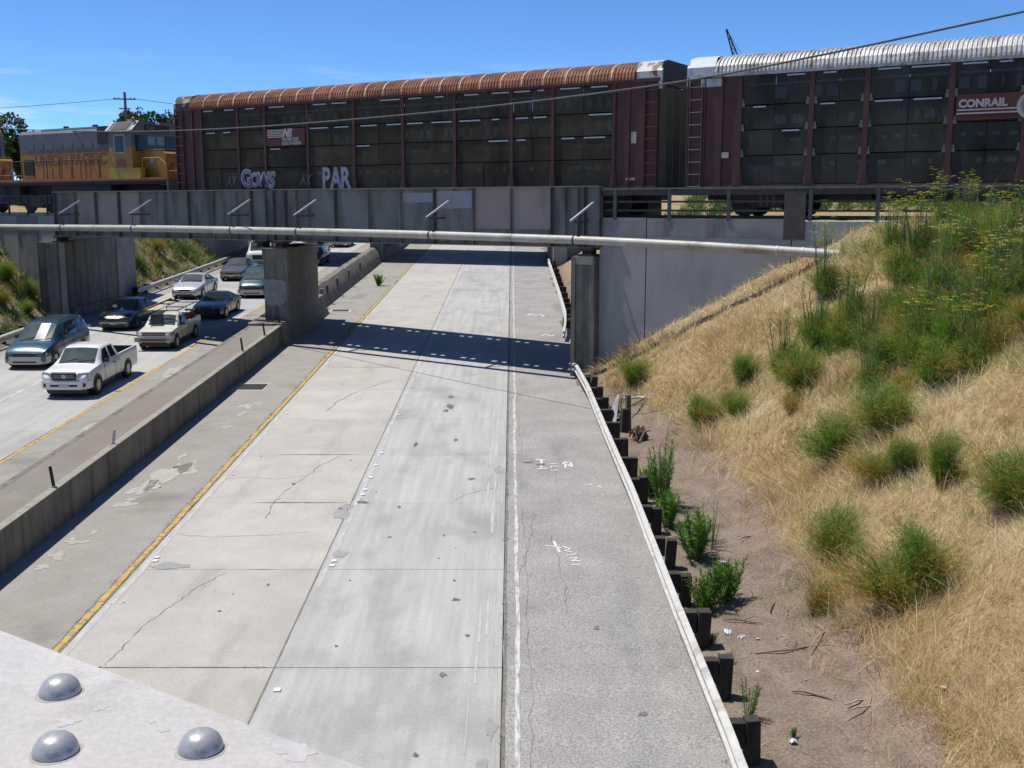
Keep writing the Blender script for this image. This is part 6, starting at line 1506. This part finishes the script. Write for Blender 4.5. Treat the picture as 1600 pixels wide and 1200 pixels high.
# the heavy cable slung across in front of the train
cp = [(20, 15.2, 13.4), (15.5, 19.2, 12.65), (10.82, 23.7, 11.98), (7.6, 26.9, 11.55), (4.57, 29.9, 11.24), (0.6, 33.8, 11.08), (-3.49, 37.7, 11.02), (-9.7, 43.9, 11.08), (-16.0, 50.1, 11.3), (-22.8, 56.7, 11.75), (-29.4, 63.3, 12.37), (-40, 74, 13.6)]
dn = []
for i in range(len(cp) - 1):
    p0, p1, p2, p3 = [Vector(cp[max(0, min(len(cp) - 1, i + k))]) for k in (-1, 0, 1, 2)]
    for j in range(4):
        t = j / 4; dn.append(.5 * ((2 * p1) + (-p0 + p2) * t + (2 * p0 - 5 * p1 + 4 * p2 - p3) * t * t + (-p0 + 3 * p1 - 3 * p2 + p3) * t ** 3))
o = MB().tube(dn, 0.026, 6).build('cable', mat('cable_grey', (0.07, 0.07, 0.07), (0.11, 0.11, 0.11), 3, .6)); tag(o, 'heavy cable sagging across the picture in front of the rail cars', 'cable')
# crane boom on the horizon
cr = thing('crane', 'lattice boom crane far behind the right rail car', 'crane', (98.5, 400, 7.2))
MB().b2(-4, 4, -3, 3, 1.6, 5).build('house', M_black, cr)
for sy in (-2.6, 2.6): MB().prism([(-4.2, .2), (4.2, .2), (4.8, .9), (4.2, 1.6), (-4.2, 1.6), (-4.8, .9)], sy - .6, sy + .6).build('track', M_black, cr)
A, B = Vector((1, 0, 4)), Vector((-21.8, 0, 63.3)); dv = (B - A).normalized(); nv = Vector((dv.z, 0, -dv.x)); mb = MB()
def cpt(t, i, j): w_ = .95 if t < .8 else lerp(.95, .2, (t - .8) / .2); return A + (B - A) * t + nv * i * w_ + Vector((0, j * w_, 0))
for i, j in ((-1, -1), (1, -1), (1, 1), (-1, 1)): mb.tube([cpt(t, i, j) for t in (0, .4, .8, 1)], .16, 4)
nn_ = 26
for k in range(nn_):
    a, b_ = k / nn_, (k + 1) / nn_
    for (i, j), (i2, j2) in (((-1, -1), (1, -1)), ((-1, 1), (1, 1)), ((-1, -1), (-1, 1))): mb.tube([cpt(a, i, j), cpt(b_, i2, j2)], .09, 3); mb.tube([cpt(b_, i, j), cpt(b_, i2, j2)], .09, 3)
mb.build('boom', M_black, cr)
MB().tube([B, (7, 0, 20), (4, 0, 5)], .08, 4).build('boom_stay', M_black, cr)

# ------------------------------------------------------------------ the viewer's own bridge: top plate of a riveted chord, close to the lens
ZP = CZ - 0.45
e0, ed = Vector((-0.551, 1.099, ZP)), Vector((0.831, -0.556, 0)); en = Vector((-0.556, -0.831, 0))
fg = thing('bridge_chord', 'pale grey painted steel chord with domed rivets close to the lens', 'steel beam', e0, (0, 0, math.atan2(ed.y, ed.x)))
M_chord = mat('chord_paint', (0.475, 0.455, 0.43), (0.56, 0.54, 0.515), 5, 0.55, c3=(0.40, 0.38, 0.37), s3=14, lo3=0.5, hi3=0.74, speck=(150, 0.9, 1.07), bump=0.12, bscale=70)
mb = MB(); mb.b2(-1.6, 3.0, -0.52, 0, -0.012, 0); mb.build('top_plate', M_chord, fg)
MB().b2(-1.6, 3.0, -0.04, -0.028, -0.45, -0.0125).build('side_plate', M_chord, fg)
MB().b2(-1.6, 3.0, -0.49, -0.478, -0.45, -0.0125).build('side_plate', M_chord, fg)
def on_plate(px, py):
    a, b = (px - 800) / F_PX, (600 - py) / F_PX; cpi, spi = math.cos(PITCH), math.sin(PITCH)
    r = Vector((a, cpi + b * spi, -spi + b * cpi)); k = -0.45 / r.z; p = Vector((r.x * k, r.y * k, ZP)) - e0
    return p.dot(ed), -p.dot(en)
M_rivet = mat('rivet_paint', (0.36, 0.36, 0.365), (0.48, 0.48, 0.48), 70, 0.36, metal=0.25, c3=(0.25, 0.25, 0.255), s3=100, bump=0.05, bscale=120, space='obj')
prf = [(0.0187, 0), (0.0188, .0015), (0.0178, .006), (0.0155, .0105), (0.0118, .0140), (0.007, .0162), (0.0, .017)]
riv = [on_plate(94, 1082), on_plate(87, 1175), on_plate(314, 1170)]
dx = riv[2][0] - riv[1][0]
M_grime_shade = mat('rivet_grime_shade', (0.33, 0.32, 0.32), (0.44, 0.435, 0.43), 120, 0.7)  # grime tone with the rivet's contact shadow painted into it
for x_, y_ in riv: MB().prism_z(blob(random.Random(int(x_ * 999)), x_, y_, .0215, .0215, 30, .05), -0.001, 0.0003).build('grime_shade_ring', M_grime_shade, fg)
for x_, y_ in riv: MB().lathe(prf, (0, 0, 0), 'z', 28).build('rivet', M_rivet, fg, smooth=60).location = (x_, y_, 0)
for k in (2, 3, 4, 5):
    MB().lathe(prf, (0, 0, 0), 'z', 20).build('rivet', M_rivet, fg, smooth=60).location = (riv[1][0] + k * dx, riv[1][1], 0)
M_stain = mat('rust_stain', (0.43, 0.415, 0.405), (0.52, 0.505, 0.50), 90, 0.7)
for px, py, w_ in ((158, 1106, .006), (105, 1128, .010), (255, 1141, .005), (460, 1173, .018), (238, 1128, .003)):
    x_, y_ = on_plate(px, py); pl = blob(random.Random(px), x_, y_, w_, w_ * .8, 12, .4)
    MB().prism_z(pl, -0.001, 0.0004).build('rust_stain', M_stain, fg)
